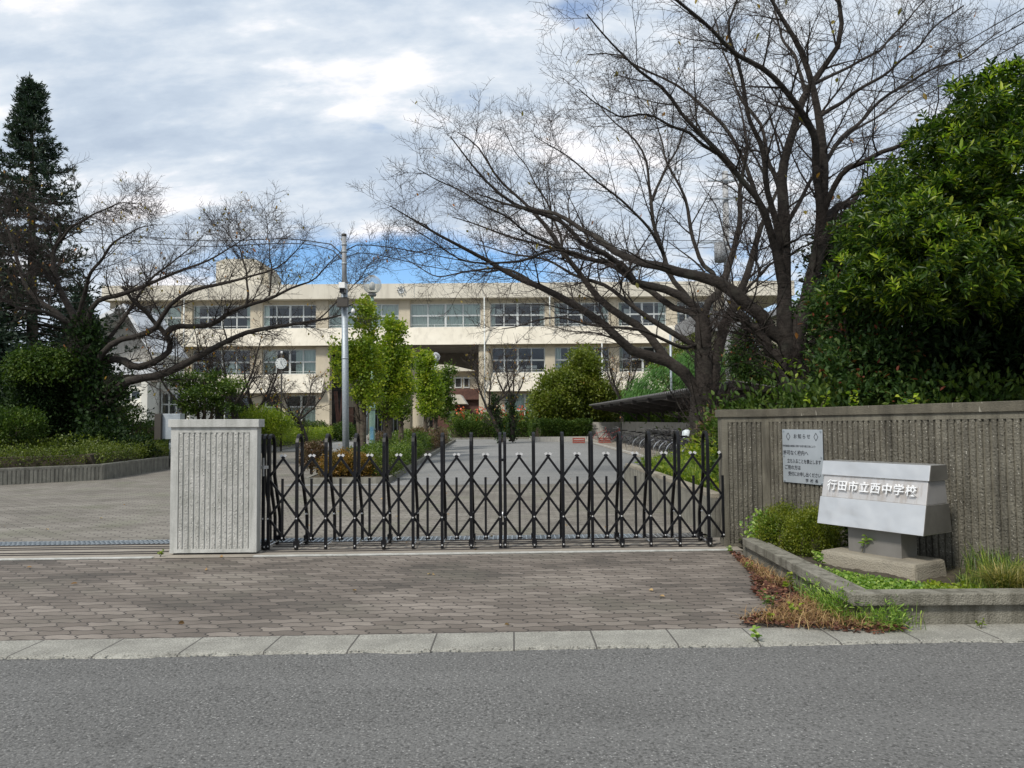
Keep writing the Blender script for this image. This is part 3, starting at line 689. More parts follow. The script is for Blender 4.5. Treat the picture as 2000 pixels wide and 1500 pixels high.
def gate_leaf(xs, closed, y0, label, casters, open_left=None, open_right=None):
    g = thing('folding_gate', (xs[0], y0, 0), label, 'folding gate', 'leaves of the black folding gate')
    allx = list(closed)+list(xs)
    for i, x in enumerate(allx):
        h = ribbon(MB(), hoop_pts(x, y0), .034, .030).build('hoop', 'black_metal', g, bevel=.0)
        for z in (.375, .055): MB().tube([(x, y0-.072, z), (x, y0-.066, z)], .009, 8).build('bolt', 'white_cap', h)
        MB().tube([(x+.004, y0-.03, .06), (x+.004, y0+.385, .06)], .008, 6).build('tie_rod', 'bright_steel', g)
        if x in xs: MB().tube([(x+.01, y0+.30, .385), (x+.01, y0+.385, .372)], .009, 6).build('upper_rod', 'bright_steel', g)
    for x in casters:
        for yy in (y0-.06, y0+.39):
            fk = MB().box(x-.028, x+.028, yy-.035, yy+.035, .05, .12).build('caster', 'black_metal', g)
            MB().tube([(x-.016, yy, .050), (x+.016, yy, .050)], .042, 18).build('wheel', 'black_rubber', fk)
            MB().tube([(x, yy-.0435, .055), (x, yy-.036, .055)], .008, 8).build('bolt', 'white_cap', fk)
    # scissor lattice: nodes sit on the hoops and half way between them
    ylat = y0-.015; ms_ = [(a+b)/2 for a, b in zip(xs[:-1], xs[1:])]
    if open_left is not None: ms_ = [xs[0]-(xs[1]-xs[0])/2]+ms_
    if open_right is not None: ms_ = ms_+[xs[-1]+(xs[1]-xs[0])/2]
    lo, hi = (open_left if open_left is not None else xs[0]), (open_right if open_right is not None else xs[-1])
    zn = [1.060, .835, .608, .382, .150]; e = .035; sl = (zn[0]-zn[4])/4/(SP/2)
    allm = sorted(ms_+[ms_[0]-SP, ms_[0]-2*SP, ms_[-1]+SP, ms_[-1]+2*SP])
    for m_ in allm:
        for sgn, yy in ((1, ylat), (-1, ylat-.016)):
            xa, za = m_-sgn*e*.62, zn[0]+e; xb, zb = m_+sgn*(2*SP+e*.62), zn[4]-e
            k = (zb-za)/(xb-xa)
            def clip(x, z, toward):
                if x < lo: return lo, z+k*(lo-x)
                if x > hi: return hi, z+k*(hi-x)
                return x, z
            if max(xa, xb) <= lo+.03 or min(xa, xb) >= hi-.03: continue
            a2 = clip(xa, za, xb); b2 = clip(xb, zb, xa)
            if abs(a2[0]-b2[0]) < .05: continue
            br = pbar((a2[0], yy, a2[1]), (b2[0], yy, b2[1])).build('cross_bar', 'black_metal', g)
            if a2 == (xa, za):
                MB().bar((xa+sgn*.004, yy, za-.006), (xa-sgn*.010, yy, za+.016), .032, .020, (0, 1, 0)).build('end_cap', 'white_cap', br)
    for m_ in ms_:
        pk = MB().box(m_-.013, m_+.013, y0-.055, y0-.035, .125, .835).build('picket', 'black_metal', g)
        MB().tube([(m_, y0-.062, .150), (m_, y0-.056, .150)], .009, 8).build('bolt', 'white_cap', pk)
    return g
y0g = 9.05
xsL = [-.148-SP*k for k in range(7, -1, -1)]; xsR = [-.092+SP*k for k in range(8)]
gl_ = gate_leaf(xsL, [xsL[0]-.33, xsL[0]-.39, xsL[0]-.45], y0g, 'left leaf of the black folding gate, its last hoops packed together against the pillar', [xsL[0], xsL[3], xsL[6], xsL[0]-.36], open_left=xsL[0]-.33)
gr_ = gate_leaf(xsR, [], y0g, 'right leaf of the black folding gate, stretched out to the brown wall', [xsR[1], xsR[4], xsR[7]], open_right=2.56)
for z in (1.035, .40, .30):
    MB().box(-.150, -.090, 8.965, 8.985, z-.016, z+.016).build('latch', 'black_metal', gl_)
MB().tube([(-.12, 8.955, .36), (-.12, 8.955, .44)], .008, 8).build('latch_pin', 'bright_steel', gl_)
hd = MB().box(xsL[0]-.42, xsL[0]-.32, 8.955, 8.97, .955, .99).build('handle', 'bright_steel', gl_); MB().box(xsL[0]-.38, xsL[0]-.36, 8.935, 8.95, .87, 1.08).build('lever', 'bright_steel', hd)

# ================================================================== NAME MONUMENT
C2 = np.array((3.44, 6.5)); d_ = np.array((.53, -.848)); n_ = np.array((.848, .53)); Ls = 1.028
SOIL = .135
mon = thing('name_monument', (3.3, 7.1, SOIL), 'dented stainless steel school name monument on a concrete plinth in front of the brown wall', 'sign')
def mq(a, q, z): return (*(C2-d_*a+n_*q), z)      # a: from the near right corner to the left, q: depth
def zq(z):        # the face leans back with height
    f = (z-.496)/(1.084-.496); return .0+.135*f
def zb(z): f = (z-.496)/(1.084-.496); return .442-.072*f
def slab(name, za, zb_, mat, ins=0.0, side=None, end=0):
    mb = MB(); e = end
    def ring(z): return [mq(-e+ins*.6, zq(z)+ins, z), mq(Ls+e-ins*.6, zq(z)+ins, z), mq(Ls+e-ins*.6, zb(z)-ins, z), mq(-e+ins*.6, zb(z)-ins, z)]
    a, b = ring(za), ring(zb_); mb.hexa([a[1], a[0], a[3], a[2], b[1], b[0], b[3], b[2]])
    o = mb.build(name, mat, mon, bevel=.003); return o
p_low = slab('lower_panel', .496, .748, 'steel_panel'); slab('middle_panel', .749, .950, 'steel_middle', .012); slab('upper_panel', .951, 1.084, 'steel_panel', -.006, end=.006)
for za, zb_, ins, m_ in ((.500, .745, 0, 'steel_side_shaded'), (.753, .946, .012, 'steel_middle_shaded'), (.955, 1.080, -.006, 'steel_side_shaded')):
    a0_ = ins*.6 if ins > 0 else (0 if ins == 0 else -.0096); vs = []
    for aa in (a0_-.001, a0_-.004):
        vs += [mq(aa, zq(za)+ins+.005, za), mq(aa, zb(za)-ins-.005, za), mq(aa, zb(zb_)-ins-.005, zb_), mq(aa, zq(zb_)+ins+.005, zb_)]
    MB().add(vs, [(0, 1, 2, 3), (4, 5, 6, 7), (0, 1, 5, 4), (1, 2, 6, 5), (2, 3, 7, 6), (3, 0, 4, 7)]).build('end_panel', m_, mon)  # thin sheets added to carry the painted shade of the right end
mb = MB(); za, zz = .26, .497
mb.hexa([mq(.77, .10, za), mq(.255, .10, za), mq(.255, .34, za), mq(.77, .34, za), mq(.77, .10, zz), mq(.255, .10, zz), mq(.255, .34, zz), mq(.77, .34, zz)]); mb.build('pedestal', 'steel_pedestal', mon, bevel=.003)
mb = MB(); mb.hexa([mq(.95, -.09, .05), mq(.02, -.09, .05), mq(.02, .42, .05), mq(.95, .42, .05), mq(.95, -.07, .262), mq(.04, -.07, .262), mq(.04, .40, .262), mq(.95, .40, .262)]); mb.build('plinth', 'plinth_concrete', mon, bevel=.03)
# raised letters
def text_mesh(s, size, ext, bold=0):
    c = bpy.data.curves.new('t', 'FONT'); c.body = s; c.size = size; c.extrude = ext; c.align_x = 'CENTER'; c.align_y = 'CENTER'; c.offset = bold; c.resolution_u = 3
    o = bpy.data.objects.new('t', c); C.objects.link(o); dg = bpy.context.evaluated_depsgraph_get(); dg.update()
    me = bpy.data.meshes.new_from_object(o.evaluated_get(dg)); bpy.data.objects.remove(o); return me
def place_text(name, s, size, ext, o, X, Y, mat, parent, bold=0, sx=1, label=None):
    """put text centred at o with its x along X and its y along Y"""
    me = text_mesh(s, size, ext, bold); X = Vector([float(q) for q in X]).normalized(); Y = Vector([float(q) for q in Y]).normalized(); Z = X.cross(Y)
    M_ = Matrix((X*sx, Y, Z)).transposed().to_4x4(); M_.translation = Vector([float(q) for q in o]); me.transform(M_); me.materials.clear()
    return put(name, me, mat, parent)
chars = '行田市立西中学校'
Xv = Vector((d_[0], d_[1], 0)); zmid = .850
Yv = Vector(mq(0, zq(.95), .95))-Vector(mq(0, zq(.75), .75))
for i, ch in enumerate(chars):
    a = Ls*(1-(.118+.107*i)); z = zmid+.004
    o = Vector(mq(a, zq(z)+.012, z))-Vector((n_[0], n_[1], 0))*.020
    place_text('letter', ch, .104, .007, o, Xv, Yv, 'letter_steel', mon, bold=.0012, sx=.96)
# notice plate on the wall
npl = thing('notice_plate', (*wq(.52, 0, .8)[:2], .77), 'pale steel notice plate with dark Japanese writing screwed to the brown wall', 'notice')
s0, s1, zb0, zt0 = .235, .80, .772, 1.368
mb = MB(); mb.hexa([wq(s0, -.012, zb0), wq(s1, -.012, zb0), wq(s1, -.006, zb0), wq(s0, -.006, zb0), wq(s0, -.012, zt0), wq(s1, -.012, zt0), wq(s1, -.006, zt0), wq(s0, -.006, zt0)]); mb.build('plate', 'plate_steel', npl)
for s in (s0+.022, s1-.022):
    for z in (zb0+.02, (zb0+zt0)/2, zt0-.02):
        a = np.array(wq(s, -.022, z)); b = np.array(wq(s, -.011, z)); MB().tube([a, b], .010, 10).build('screw', 'galvanised', npl)
WX = Vector((float(wdir[0]), float(wdir[1]), 0)); WZ = Vector((0, 0, 1)); PWd, PH = s1-s0, zt0-zb0
def line(s, cxf, zf, size, sx=1.0, bold=0.0003): place_text('writing', s, size, .0004, wq(s0+PWd*cxf, -.0135, zb0+PH*zf), WX, WZ, 'sign_ink', npl, bold, sx)
line('お 知 ら せ', .5, .865, .056, .88, .0008)
for cx in (.155, .845):
    mb = MB(); c_ = s0+PWd*cx; z_ = zb0+PH*.865; a_, b_ = .028, .042
    pp = [(c_-a_, z_), (c_, z_-b_), (c_+a_, z_), (c_, z_+b_)]
    for (u1, v1), (u2, v2) in zip(pp, pp[1:]+pp[:1]): mb.bar(wq(u1, -.0135, v1), wq(u2, -.0135, v2), .005, .002, (float(-wdir[1]), float(wdir[0]), 0.01))
    mb.build('diamond', 'sign_ink', npl)
line('学校施設の確保に関する政令第三条により', .42, .685, .0265, .93, .0001)
line('許可なく校内へ', .335, .555, .057, .90, .0008)
line('立ち入ることを禁止します', .535, .40, .052, .76, .0008)
line('ご用の方は', .25, .28, .055, .85, .0008)
line('受付にお申し出ください', .54, .16, .052, .80, .0008)
line('学  校  長', .72, .055, .044, .95, .0008)

# ================================================================== PLANTER AT THE WALL
pk_ = thing('planter_kerb', (2.45, 5.6, 0), 'low mossy concrete planter edge turning the corner in front of the brown wall', 'planter wall')
zc0, zc1 = .15, .235
m1 = MB(); m1.box(2.46, 2.60, 5.78, 8.30, 0, zc0+.002); m1.box(2.46, 14, 5.60, 5.779, 0, zc0+.002); m1.build('base', 'kerb_concrete', pk_)
m1 = MB(); m1.box(2.425, 2.57, 5.72, 8.20, zc0, zc1); m1.box(2.425, 14, 5.555, 5.719, zc0, zc1); m1.build('coping', 'kerb_concrete', pk_, bevel=.01)
m1 = MB(); m1.box(2.571, 2.64, 5.76, 8.2, zc0-.02, zc1-.022); m1.box(2.571, 14, 5.72, 5.775, zc0-.02, zc1-.022); m1.build('inner_ledge', 'kerb_concrete', pk_)
# soil as a bumpy sheet
def bumpy(name, x0, x1, y0, y1, z, amp, mat, n=40, kind='structure'):
    X, Y = np.meshgrid(np.linspace(x0, x1, n), np.linspace(y0, y1, n)); Z = z+amp*(np.sin(X*3.1+Y*1.7)+np.sin(X*7.3-Y*5.1)*.5+rng.normal(size=X.shape)*.4)
    V = np.stack([X, Y, Z], -1).reshape(-1, 3); i = np.arange(n*n).reshape(n, n)
    F = np.stack([i[:-1, :-1], i[:-1, 1:], i[1:, 1:], i[1:, :-1]], -1).reshape(-1, 4)
    return tag(fromarr(name, V, F, mat, None, True), kind=kind)
bumpy('soil', 2.6, 6.5, 5.75, 8.98, SOIL, .012, 'soil', 70)
bumpy('soil', 2.64, 12, 9.25, 17.25, .40, .02, 'soil', 60)
bumpy('soil', 4.9, 12, 17.2, 19.9, .40, .02, 'soil', 30)
fluted('bed_end_wall', (2.5, 17.26), (4.9, 17.26), 0, .45, .45, 'far end of the inner planter wall hidden by weeds', 'planter wall', .12, .075, ('planter_concrete', 'planter_concrete'), margin=.05, capz=.05, over=0, border=.03, gdepth=.01)
bumpy('soil', 3.3, 14, 9.1, 12.2, .42, .02, 'soil', 30)
# inner planter wall beyond the gate
fluted('inner_planter_wall', (2.5, 17.1), (2.5, 9.9), 0, .52, .55, 'long low concrete planter wall with a worn coping running back from the right end of the gate', 'planter wall', .16, .075, ('planter_concrete', 'planter_concrete'), margin=.05, capz=.06, over=.0, border=.03, gdepth=.01, cap_mat='plinth_concrete')
fluted('inner_planter_end', (2.5, 9.74), (4.4, 9.74), 0, .552, .552, 'short dark end of the inner planter wall seen behind the last gate hoops', 'planter wall', .155, .075, ('planter_concrete', 'planter_concrete'), margin=.05, capz=.06, over=.0, border=.03, gdepth=.01, cap_mat='plinth_concrete')

# ================================================================== LEFT PLANTER
L0, L1, L2, L3 = (-16.5, 15.2), (-10.78, 20.3), (-11.05, 24.8), (-11.9, 33.5)
fluted('left_planter_wall', L0, L1, 0, .415, .415, 'near stretch of the low fluted grey wall holding the left garden bed', 'planter wall', .18, .092, ('planter_concrete', 'planter_concrete'), margin=.01, capz=.05, over=0, border=.02, gdepth=.02)
fluted('left_planter_return', L2[:2] if False else (L1[0]+.0, L1[1]+.01), L2, 0, .415, .415, 'receding stretch of the low fluted grey wall that disappears behind the pillar', 'planter wall', .18, .092, ('planter_concrete', 'planter_concrete'), margin=.01, capz=.05, over=0, border=.02, gdepth=.02)
strip('garden_bed', [L0, (L1[0]-.2, L1[1]+.1), (L2[0]-.2, L2[1]), (-12.5, 40), (-14.5, 66), (-60, 66), (-60, 8)], .36, 'soil')
# far left bed kerb and island kerb
k1 = thing('bed_kerb', (-12.2, 40, 0), 'low concrete kerb of the hedge bed behind the bicycle rails', 'kerb')
MB().obox((-12.35, 39.4, 0), (-1.7, 22, 0), (-.2, 0, 0), (0, 0, .28)).obox((-12.35, 39.4, 0), (-6, 0, 0), (0, .2, 0), (0, 0, .279)).build('kerb_stone', 'low_wall_concrete', k1)
ISL = [(-2.95, 18.4), (-3.35, 33), (-4.05, 55), (-7.4, 55), (-6.2, 33), (-5.0, 18.4)]
strip('island_soil', ISL, .13, 'soil')
k2 = thing('island_kerb', (-3.9, 18.4, 0), 'thin dark kerb round the planted island in the middle of the drive', 'kerb')
m1 = MB()
for a, b in zip(ISL, ISL[1:]+ISL[:1]):
    a3, b3 = np.array((*a, 0.)), np.array((*b, 0.)); dd = norm(b3-a3); nn_ = np.array((dd[1], -dd[0], 0))*-.1
    m1.obox(a3, b3-a3, nn_, (0, 0, .15))
m1.build('kerb_stone', 'planter_concrete', k2)
k3 = thing('far_kerb', (0, 60, 0), 'far fluted kerb of the bed in front of the school', 'kerb')
MB().box(-4.6, 1.3, 59.8, 60.0, 0, .14).build('kerb_stone', 'planter_concrete', k3)
MB().box(1.3, 7.5, 51.8, 52.0, 0, .34).obox((1.3, 52.0, 0), (0, 8, 0), (.2, 0, 0), (0, 0, .338)).build('kerb_wall', 'low_wall_concrete', k3)
strip('school_bed', [(-4.7, 60), (1.4, 60), (1.4, 52), (40, 52), (40, 69), (-4.7, 69)], .13, 'soil')

# ================================================================== SCHOOL
D0 = 68.0; MPX = D0/1500
def bx(u): return (u-1000)*MPX
def bz(vc): return EYE+(820-vc)*MPX
sch = thing('school_building', (0, D0+6, 0), 'cream three storey school building stretching across the back of the grounds', 'school')
XA, XB = bx(205), bx(1452)
zr, zf = bz(551), bz(580); z3t, z3b = bz(588), bz(636); zb1 = bz(672); z2t, z2b = bz(677), bz(727); zb2 = bz(764); z1t, z1b = bz(768), bz(826)
Yw = D0+.9       # plane of the walls
VX0, VX1 = bx(641), bx(935)   # open passage under the upper floor
MB().box(XA-.4, XB+4.7, D0-.15, D0+9, zf, zr).build('roof_fascia', 'cream_wall', sch)
def band(x0, x1, zt_, zb_, y_top=D0+.55, y_bot=D0-.25):
    MB().extr([(y_top, zt_), (y_bot, zb_+.0), (y_bot+.12, zb_-.0), (Yw+.6, zb_+.12), (Yw+.6, zt_)], 0, x0, x1).build('balcony_wall', 'cream_wall', sch)
band(XA, XB, z3b, zb1); band(XA, VX0-.5, z2b, zb2); band(VX1+.55, XB, z2b, zb2)
MB().box(XA, XB, Yw+.61, Yw+.8, zb1+.1, z3b+.001).build('floor_slab', 'soffit', sch)
MB().box(VX0-.5, VX1+.6, Yw+.3, D0+9, zb1-.02, zb1+.3).build('soffit', 'soffit', sch)
for x0, x1, za, zb_ in ((XA, XB, z3t-.01, zf+.02), (XA, VX0-.1, z2t-.01, zb1+.12), (VX1+.1, XB, z2t-.01, zb1+.12), (XA, VX0-.1, z1t-.01, zb2+.12), (VX1+.1, XB, z1t-.01, zb2+.12)):
    MB().box(x0, x1, Yw-.06, Yw+.1, za, zb_).build('lintel', 'cream_pier', sch)
MB().extr([(VX0-.3, zb1+.05), (VX0-.3, bz(690)), (bx(860), bz(697)), (bx(935), bz(714)), (VX1+.5, zb1+.05)], 1, D0+8.6, D0+9).build('beam', 'soffit', sch)
# walls between the window openings
def piers(cols, za, zb_, name='pier'):
    for a, b in cols: MB().box(bx(a), bx(b), Yw-.35, Yw+.25, za, zb_).build(name, 'cream_pier', sch)
RC = [(939, 958), (1066, 1085), (1193, 1212), (1307, 1328), (1401, 1452)]
LC = [(205, 225), (346, 368), (483, 507), (613, 637)]
piers(LC+[(777, 799)]+RC, z3b-.02, zf+.02)
piers(LC+RC[1:], z2b-.02, zb1+.12); piers(LC+RC[1:], .3, zb2+.12)
MB().box(XA, XB, Yw+4.6, Yw+4.8, .2, zf+.1).build('inner_wall', 'dark_room', sch) if False else None
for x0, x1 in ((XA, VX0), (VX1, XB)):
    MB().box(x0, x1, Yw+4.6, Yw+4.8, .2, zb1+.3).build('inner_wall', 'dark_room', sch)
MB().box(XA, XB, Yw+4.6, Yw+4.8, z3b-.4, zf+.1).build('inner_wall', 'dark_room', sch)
for z in (z3t+.02, z2t+.1): 
    pass
def window(u0, u1, zt_, zb_, curt, y=Yw, n=4, split=.5, lintel=None):
    x0, x1 = bx(u0), bx(u1); fw = .09; m1 = MB(); h = zt_-zb_; zs = zb_+h*split
    m1.box(x0, x1, y-.04, y+.04, zt_-fw, zt_); m1.box(x0, x1, y-.04, y+.04, zb_, zb_+fw); m1.box(x0, x1, y-.05, y+.05, zs-.07, zs+.07)
    for k in range(n+1):
        x = x0+(x1-x0)*k/n; ww = .09 if k in (0, n, n//2) else .05
        m1.box(max(x-ww, x0), min(x+ww, x1), y-.043, y+.043, zb_+fw, zs-.07); m1.box(max(x-ww, x0), min(x+ww, x1), y-.043, y+.043, zs+.07, zt_-fw)
    f = m1.build('window', 'window_frame', sch)
    MB().add([(x0, y+.01, zb_), (x1, y+.01, zb_), (x1, y+.01, zt_), (x0, y+.01, zt_)], [(0, 1, 2, 3)]).build('pane', 'glass', f)
    if curt:
        for a, b, c0, c1 in curt:   # pleated curtain, fractions of width and height
            m2 = MB(); xa, xb = x0+(x1-x0)*a, x0+(x1-x0)*b; nn = max(6, int((xb-xa)/.11)); vs = []
            for i in range(nn+1):
                xx = xa+(xb-xa)*i/nn; yy = y+.22+.05*math.sin(i*2.1)+.03*math.sin(i*.7)
                vs += [(xx, yy, zb_+h*c0), (xx, yy, zb_+h*c1)]
            m2.add(vs, [(2*i, 2*i+2, 2*i+3, 2*i+1) for i in range(nn)]); m2.build('curtain', 'curtain', f)
    return f
full = [(0, 1, .02, .98)]
side = [(0, .09, 0, 1), (.91, 1, 0, 1)]
window(799, 939, z3t, z3b, full); window(637, 777, z3t, z3b, full)
window(958, 1066, z3t, z3b, side); window(1085, 1193, z3t, z3b, [(0, .1, 0, 1), (.88, 1, 0, .9)]); window(1212, 1307, z3t, z3b, [(0, .08, 0, 1), (.85, 1, 0, 1)]); window(1328, 1401, z3t, z3b, side)
window(507, 613, z3t, z3b, [(.0, .1, 0, 1)]); window(368, 483, z3t, z3b, side); window(225, 346, z3t, z3b, [(.5, 1, 0, 1)])
window(958, 1066, z2t, z2b, None); window(1085, 1193, z2t, z2b, [(0, .12, .1, 1)]); window(1212, 1307, z2t, z2b, side); window(1328, 1401, z2t, z2b, None)
window(507, 613, z2t, z2b, [(0, .25, 0, 1), (.6, 1, 0, 1)]); window(368, 483, z2t, z2b, [(.15, .8, 0, .5)]); window(225, 346, z2t, z2b, None)
window(985, 1066, z1t, z1b, full, n=2, split=.42); window(1085, 1193, z1t, z1b, full, n=4, split=.42); window(1212, 1307, z1t, z1b, None, split=.42); window(1328, 1401, z1t, z1b, None)
window(553, 613, z1t, z1b, [(0, 1, 0, .62)], n=2, split=.6); window(430, 540, z1t, z1b, [(.3, .9, 0, .6)], split=.6); window(225, 346, z1t, z1b, None)
for x0, x1, zt_ in ((XA, XB, z3b), (XA, VX0-.6, z2b), (VX1+.6, XB, z2b)):   # white hand rails in front of the windows
    m1 = MB(); m1.box(x0, x1, D0+.62, D0+.66, zt_+.22, zt_+.26)
    for k in range(int((x1-x0)/2.4)): m1.box(x0+k*2.4+.3, x0+k*2.4+.34, D0+.61, D0+.65, zt_-.02, zt_+.22)
    m1.build('railing', 'window_frame', sch)
for u0, u1 in ((935, 985), (1452, 1456), (540, 553), (205, 207)):
    MB().box(bx(u0), bx(u1), Yw-.3, Yw+.2, .3, zb2+.1).build('ground_floor_wall', 'cream_pier', sch)
MB().box(XA, VX0, Yw-.2, Yw+.3, .0, z1b).box(VX1, XB, Yw-.2, Yw+.3, .0, z1b).build('plinth_wall', 'cream_stain', sch)
MB().box(bx(935), bx(958), Yw-.7, Yw+.4, .2, zb1-.03).build('passage_pier', 'cream_pier', sch)
MB().box(bx(958), bx(962), Yw-.3, Yw+.4, z2b-.1, zb1+.1).build('pier', 'cream_pier', sch)
MB().box(bx(614), bx(641), Yw-.5, Yw+.4, .2, zb1-.03).build('passage_pier', 'cream_pier', sch)
MB().cyl((bx(788), D0+1.2), .42, .1, zb1, 24).build('round_column', 'cream_pier', sch)
MB().box(bx(797), bx(818), D0+3.0, D0+6.5, .1, zb1).build('passage_pier', 'cream_pier', sch)
m1 = MB()     # V shaped steel braces
for a, b in ((644, 652), (660, 652), (648, 655)): m1.bar((bx(a), D0+1.8, bz(760)), (bx(b), D0+1.8, .3), .14, .2, (0, 1, 0))
m1.build('brace', 'brown_tile', sch)
for u0, za, zb_ in ((1176, .3, zb1), (947, .3, zf), (1075, z3b, zf), (360, .3, zf)):     # downpipes
    MB().tube([(bx(u0), D0-.32, za), (bx(u0), D0-.32, zb_)], .06, 8).build('downpipe', 'window_frame', sch)
m1 = MB()
for k in range(9):
    x = XA+3+k*6.1; m1.box(x, x+.03, D0-.154, D0-.148, zf+.01, zr-.01)
m1.build('panel_joints', 'grey_frame', sch)
m1 = MB()
for u0, u1, v0, v1 in ((975, 988, 713, 719), (1008, 1022, 713, 718), (1027, 1050, 712, 718), (1092, 1100, 712, 718), (1110, 1118, 712, 718), (970, 982, 598, 610), (1150, 1170, 604, 612), (1225, 1236, 600, 612), (1100, 1140, 628, 634)): m1.box(bx(u0), bx(u1), Yw+.35, Yw+.4, bz(v1), bz(v0))
m1.build('notice_papers', 'white_paint', sch)
# recessed entrance
Ye = D0+8.2
MB().box(VX0, bx(818), Ye, Ye+.3, 2.9, zb1).box(bx(665), bx(688), Ye, Ye+.3, .2, 2.9).box(bx(757), bx(818), Ye, Ye+.3, .2, 2.9).build('entrance_wall', 'cream_stain', sch)
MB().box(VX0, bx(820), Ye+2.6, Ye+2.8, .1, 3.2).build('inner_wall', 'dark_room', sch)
m1 = MB()
for k in range(9): x = bx(688)+(bx(757)-bx(688))*k/8; m1.box(x-.05, x+.05, Ye+.1, Ye+.2, .2, 2.9)
m1.box(bx(688), bx(757), Ye+.11, Ye+.19, 2.1, 2.22).box(bx(640), bx(665), Ye+.1, Ye+.2, .2, .4)
dr = m1.build('entrance_door', 'grey_frame', sch)
MB().add([(VX0, Ye+.15, .2), (bx(757), Ye+.15, .2), (bx(757), Ye+.15, 2.9), (VX0, Ye+.15, 2.9)], [(0, 1, 2, 3)]).build('pane', 'glass', dr)
MB().box(VX0-2, VX1+2, D0-1.5, D0+20, .0, .3).build('entrance_step', 'low_wall_concrete', sch)
# round crest on the fascia
cx, cz = bx(784), bz(564.5)
cr_ = thing('school_crest', (cx, D0-.25, cz), 'small round school crest with a knobbed ring on the roof fascia', 'crest')
ring = [(cx+.27*math.cos(a), D0-.24, cz+.27*math.sin(a)) for a in np.linspace(0, 2*PI, 33)[:-1]]
m1 = MB().tube(ring, .045, 8, closed=True)
for k in range(8):
    a = k*PI/4; m1.tube([(cx+.27*math.cos(a), D0-.27, cz+.27*math.sin(a)), (cx+.36*math.cos(a), D0-.27, cz+.36*math.sin(a))], .065, 8)
m1.build('ring', 'grey_frame', cr_)
MB().box(cx-.17, cx+.17, D0-.27, D0-.2, cz-.05, cz+.05).box(cx-.12, cx+.12, D0-.268, D0-.2, cz+.09, cz+.13).box(cx-.03, cx+.03, D0-.266, D0-.2, cz-.17, cz+.17).build('centre_mark', 'grey_frame', cr_)
MB().tube([(cx, D0-.2, cz), (cx, D0-.16, cz)], .26, 24).build('disc', 'white_paint', cr_)
# roof tower
tw = thing('roof_tower', (bx(470), D0+14, zr), 'cream concrete tower with a sloping right shoulder standing on the school roof', 'roof tower')
s2 = (D0+12)/D0
def tx(u): return bx(u)*s2
def tz(v): return EYE+(820-v)*MPX*s2
MB().extr([(tx(419), zr-.5), (tx(419), tz(505)), (tx(436), tz(499)), (tx(492), tz(499)), (tx(507), tz(505)), (tx(507), zr-.5)], 1, D0+12, D0+17).build('tower_block', 'cream_wall', tw)
MB().extr([(tx(507), zr-.5), (tx(507), tz(505)), (tx(518), tz(520)), (tx(523), tz(552)), (tx(523), zr-.5)], 1, D0+12.3, D0+17).build('shoulder', 'cream_stain', tw)  # darker cream paints the shade on the tower's right side
# second wing seen through the passage
D1 = 96.0; M1 = D1/1500
def cx1(u): return (u-1000)*M1
def cz1(v): return EYE+(820-v)*M1
wing = thing('rear_wing', (cx1(880), D1+4, 0), 'rear school wing with cream bands and brown tiled walls seen through the passage', 'school wing')
MB().box(cx1(600), cx1(975), D1-1.2, D1+1, cz1(725), cz1(700)).build('upper_band', 'cream_wall', wing)
MB().box(cx1(600), cx1(975), D1, D1+.4, cz1(759), cz1(725)).build('rear_wall', 'cream_pier', wing)
MB().box(cx1(600), cx1(975), D1-.8, D1+.6, cz1(780), cz1(759)).build('brown_band', 'brown_tile', wing)
MB().extr([(cx1(870), cz1(790)), (cx1(870), cz1(773)), (cx1(905), cz1(773)), (cx1(916), cz1(790))], 1, D1-6, D1-1).build('canopy', 'cream_wall', wing)
MB().box(cx1(600), cx1(975), D1-.2, D1+.6, 0, cz1(780)).build('ground_floor_wall', 'brown_tile', wing)
for a, b in ((872, 886), (888, 902), (905, 917), (840, 868)):
    f = MB().box(cx1(a), cx1(b), D1-.12, D1-.04, cz1(757), cz1(755)).box(cx1(a), cx1(a)+.12, D1-.12, D1-.04, cz1(755), cz1(737)).box(cx1(b)-.12, cx1(b), D1-.12, D1-.04, cz1(755), cz1(737)).box(cx1(a), cx1(b), D1-.12, D1-.04, cz1(737), cz1(735.5)).build('window', 'window_frame', wing)
    MB().box(cx1(a)+.1, cx1(b)-.1, D1-.08, D1-.05, cz1(755), cz1(737)).build('pane', 'dark_room', f)
m1 = MB(); m1.box(cx1(860), cx1(935), D1-2.1, D1-2.04, cz1(740), cz1(739)); 
m1.build('railing', 'grey_frame', wing)
for a, b in ((872, 896), (900, 910)):
    f = MB().box(cx1(a), cx1(b), D1-.35, D1-.3, cz1(806), cz1(803)).build('window', 'window_frame', wing); MB().box(cx1(a), cx1(b), D1-.34, D1-.31, cz1(822), cz1(806)).build('pane', 'dark_room', f)
# notice board left of second lamp
# ================================================================== ANNEX with white folded roof (left)
D2 = 50.0; M2 = D2/1500
def ax(u): return (u-1000)*M2
def az2(v): return EYE+(825-v)*M2
an = thing('gymnasium', (ax(260), D2+4, 0), 'white walled gymnasium with a steep white gable roof behind the left cherry tree', 'gymnasium')
MB().extr([(ax(175), 0), (ax(175), az2(640)), (ax(256), az2(602)), (ax(303), az2(688)), (ax(303), az2(735)), (ax(296), az2(740)), (ax(296), 0)], 1, D2+.5, D2+4).build('gable_wall', 'annex_wall', an)
MB().extr([(ax(256), az2(596)), (ax(256), az2(604)), (ax(309), az2(696)), (ax(317), az2(690))], 1, D2-1.2, D2+4).build('roof_slope', 'annex_roof', an)
MB().extr([(ax(256), az2(596)), (ax(256), az2(604)), (ax(170), az2(646)), (ax(166), az2(640))], 1, D2-1.2, D2+4).build('roof_slope', 'annex_roof', an)
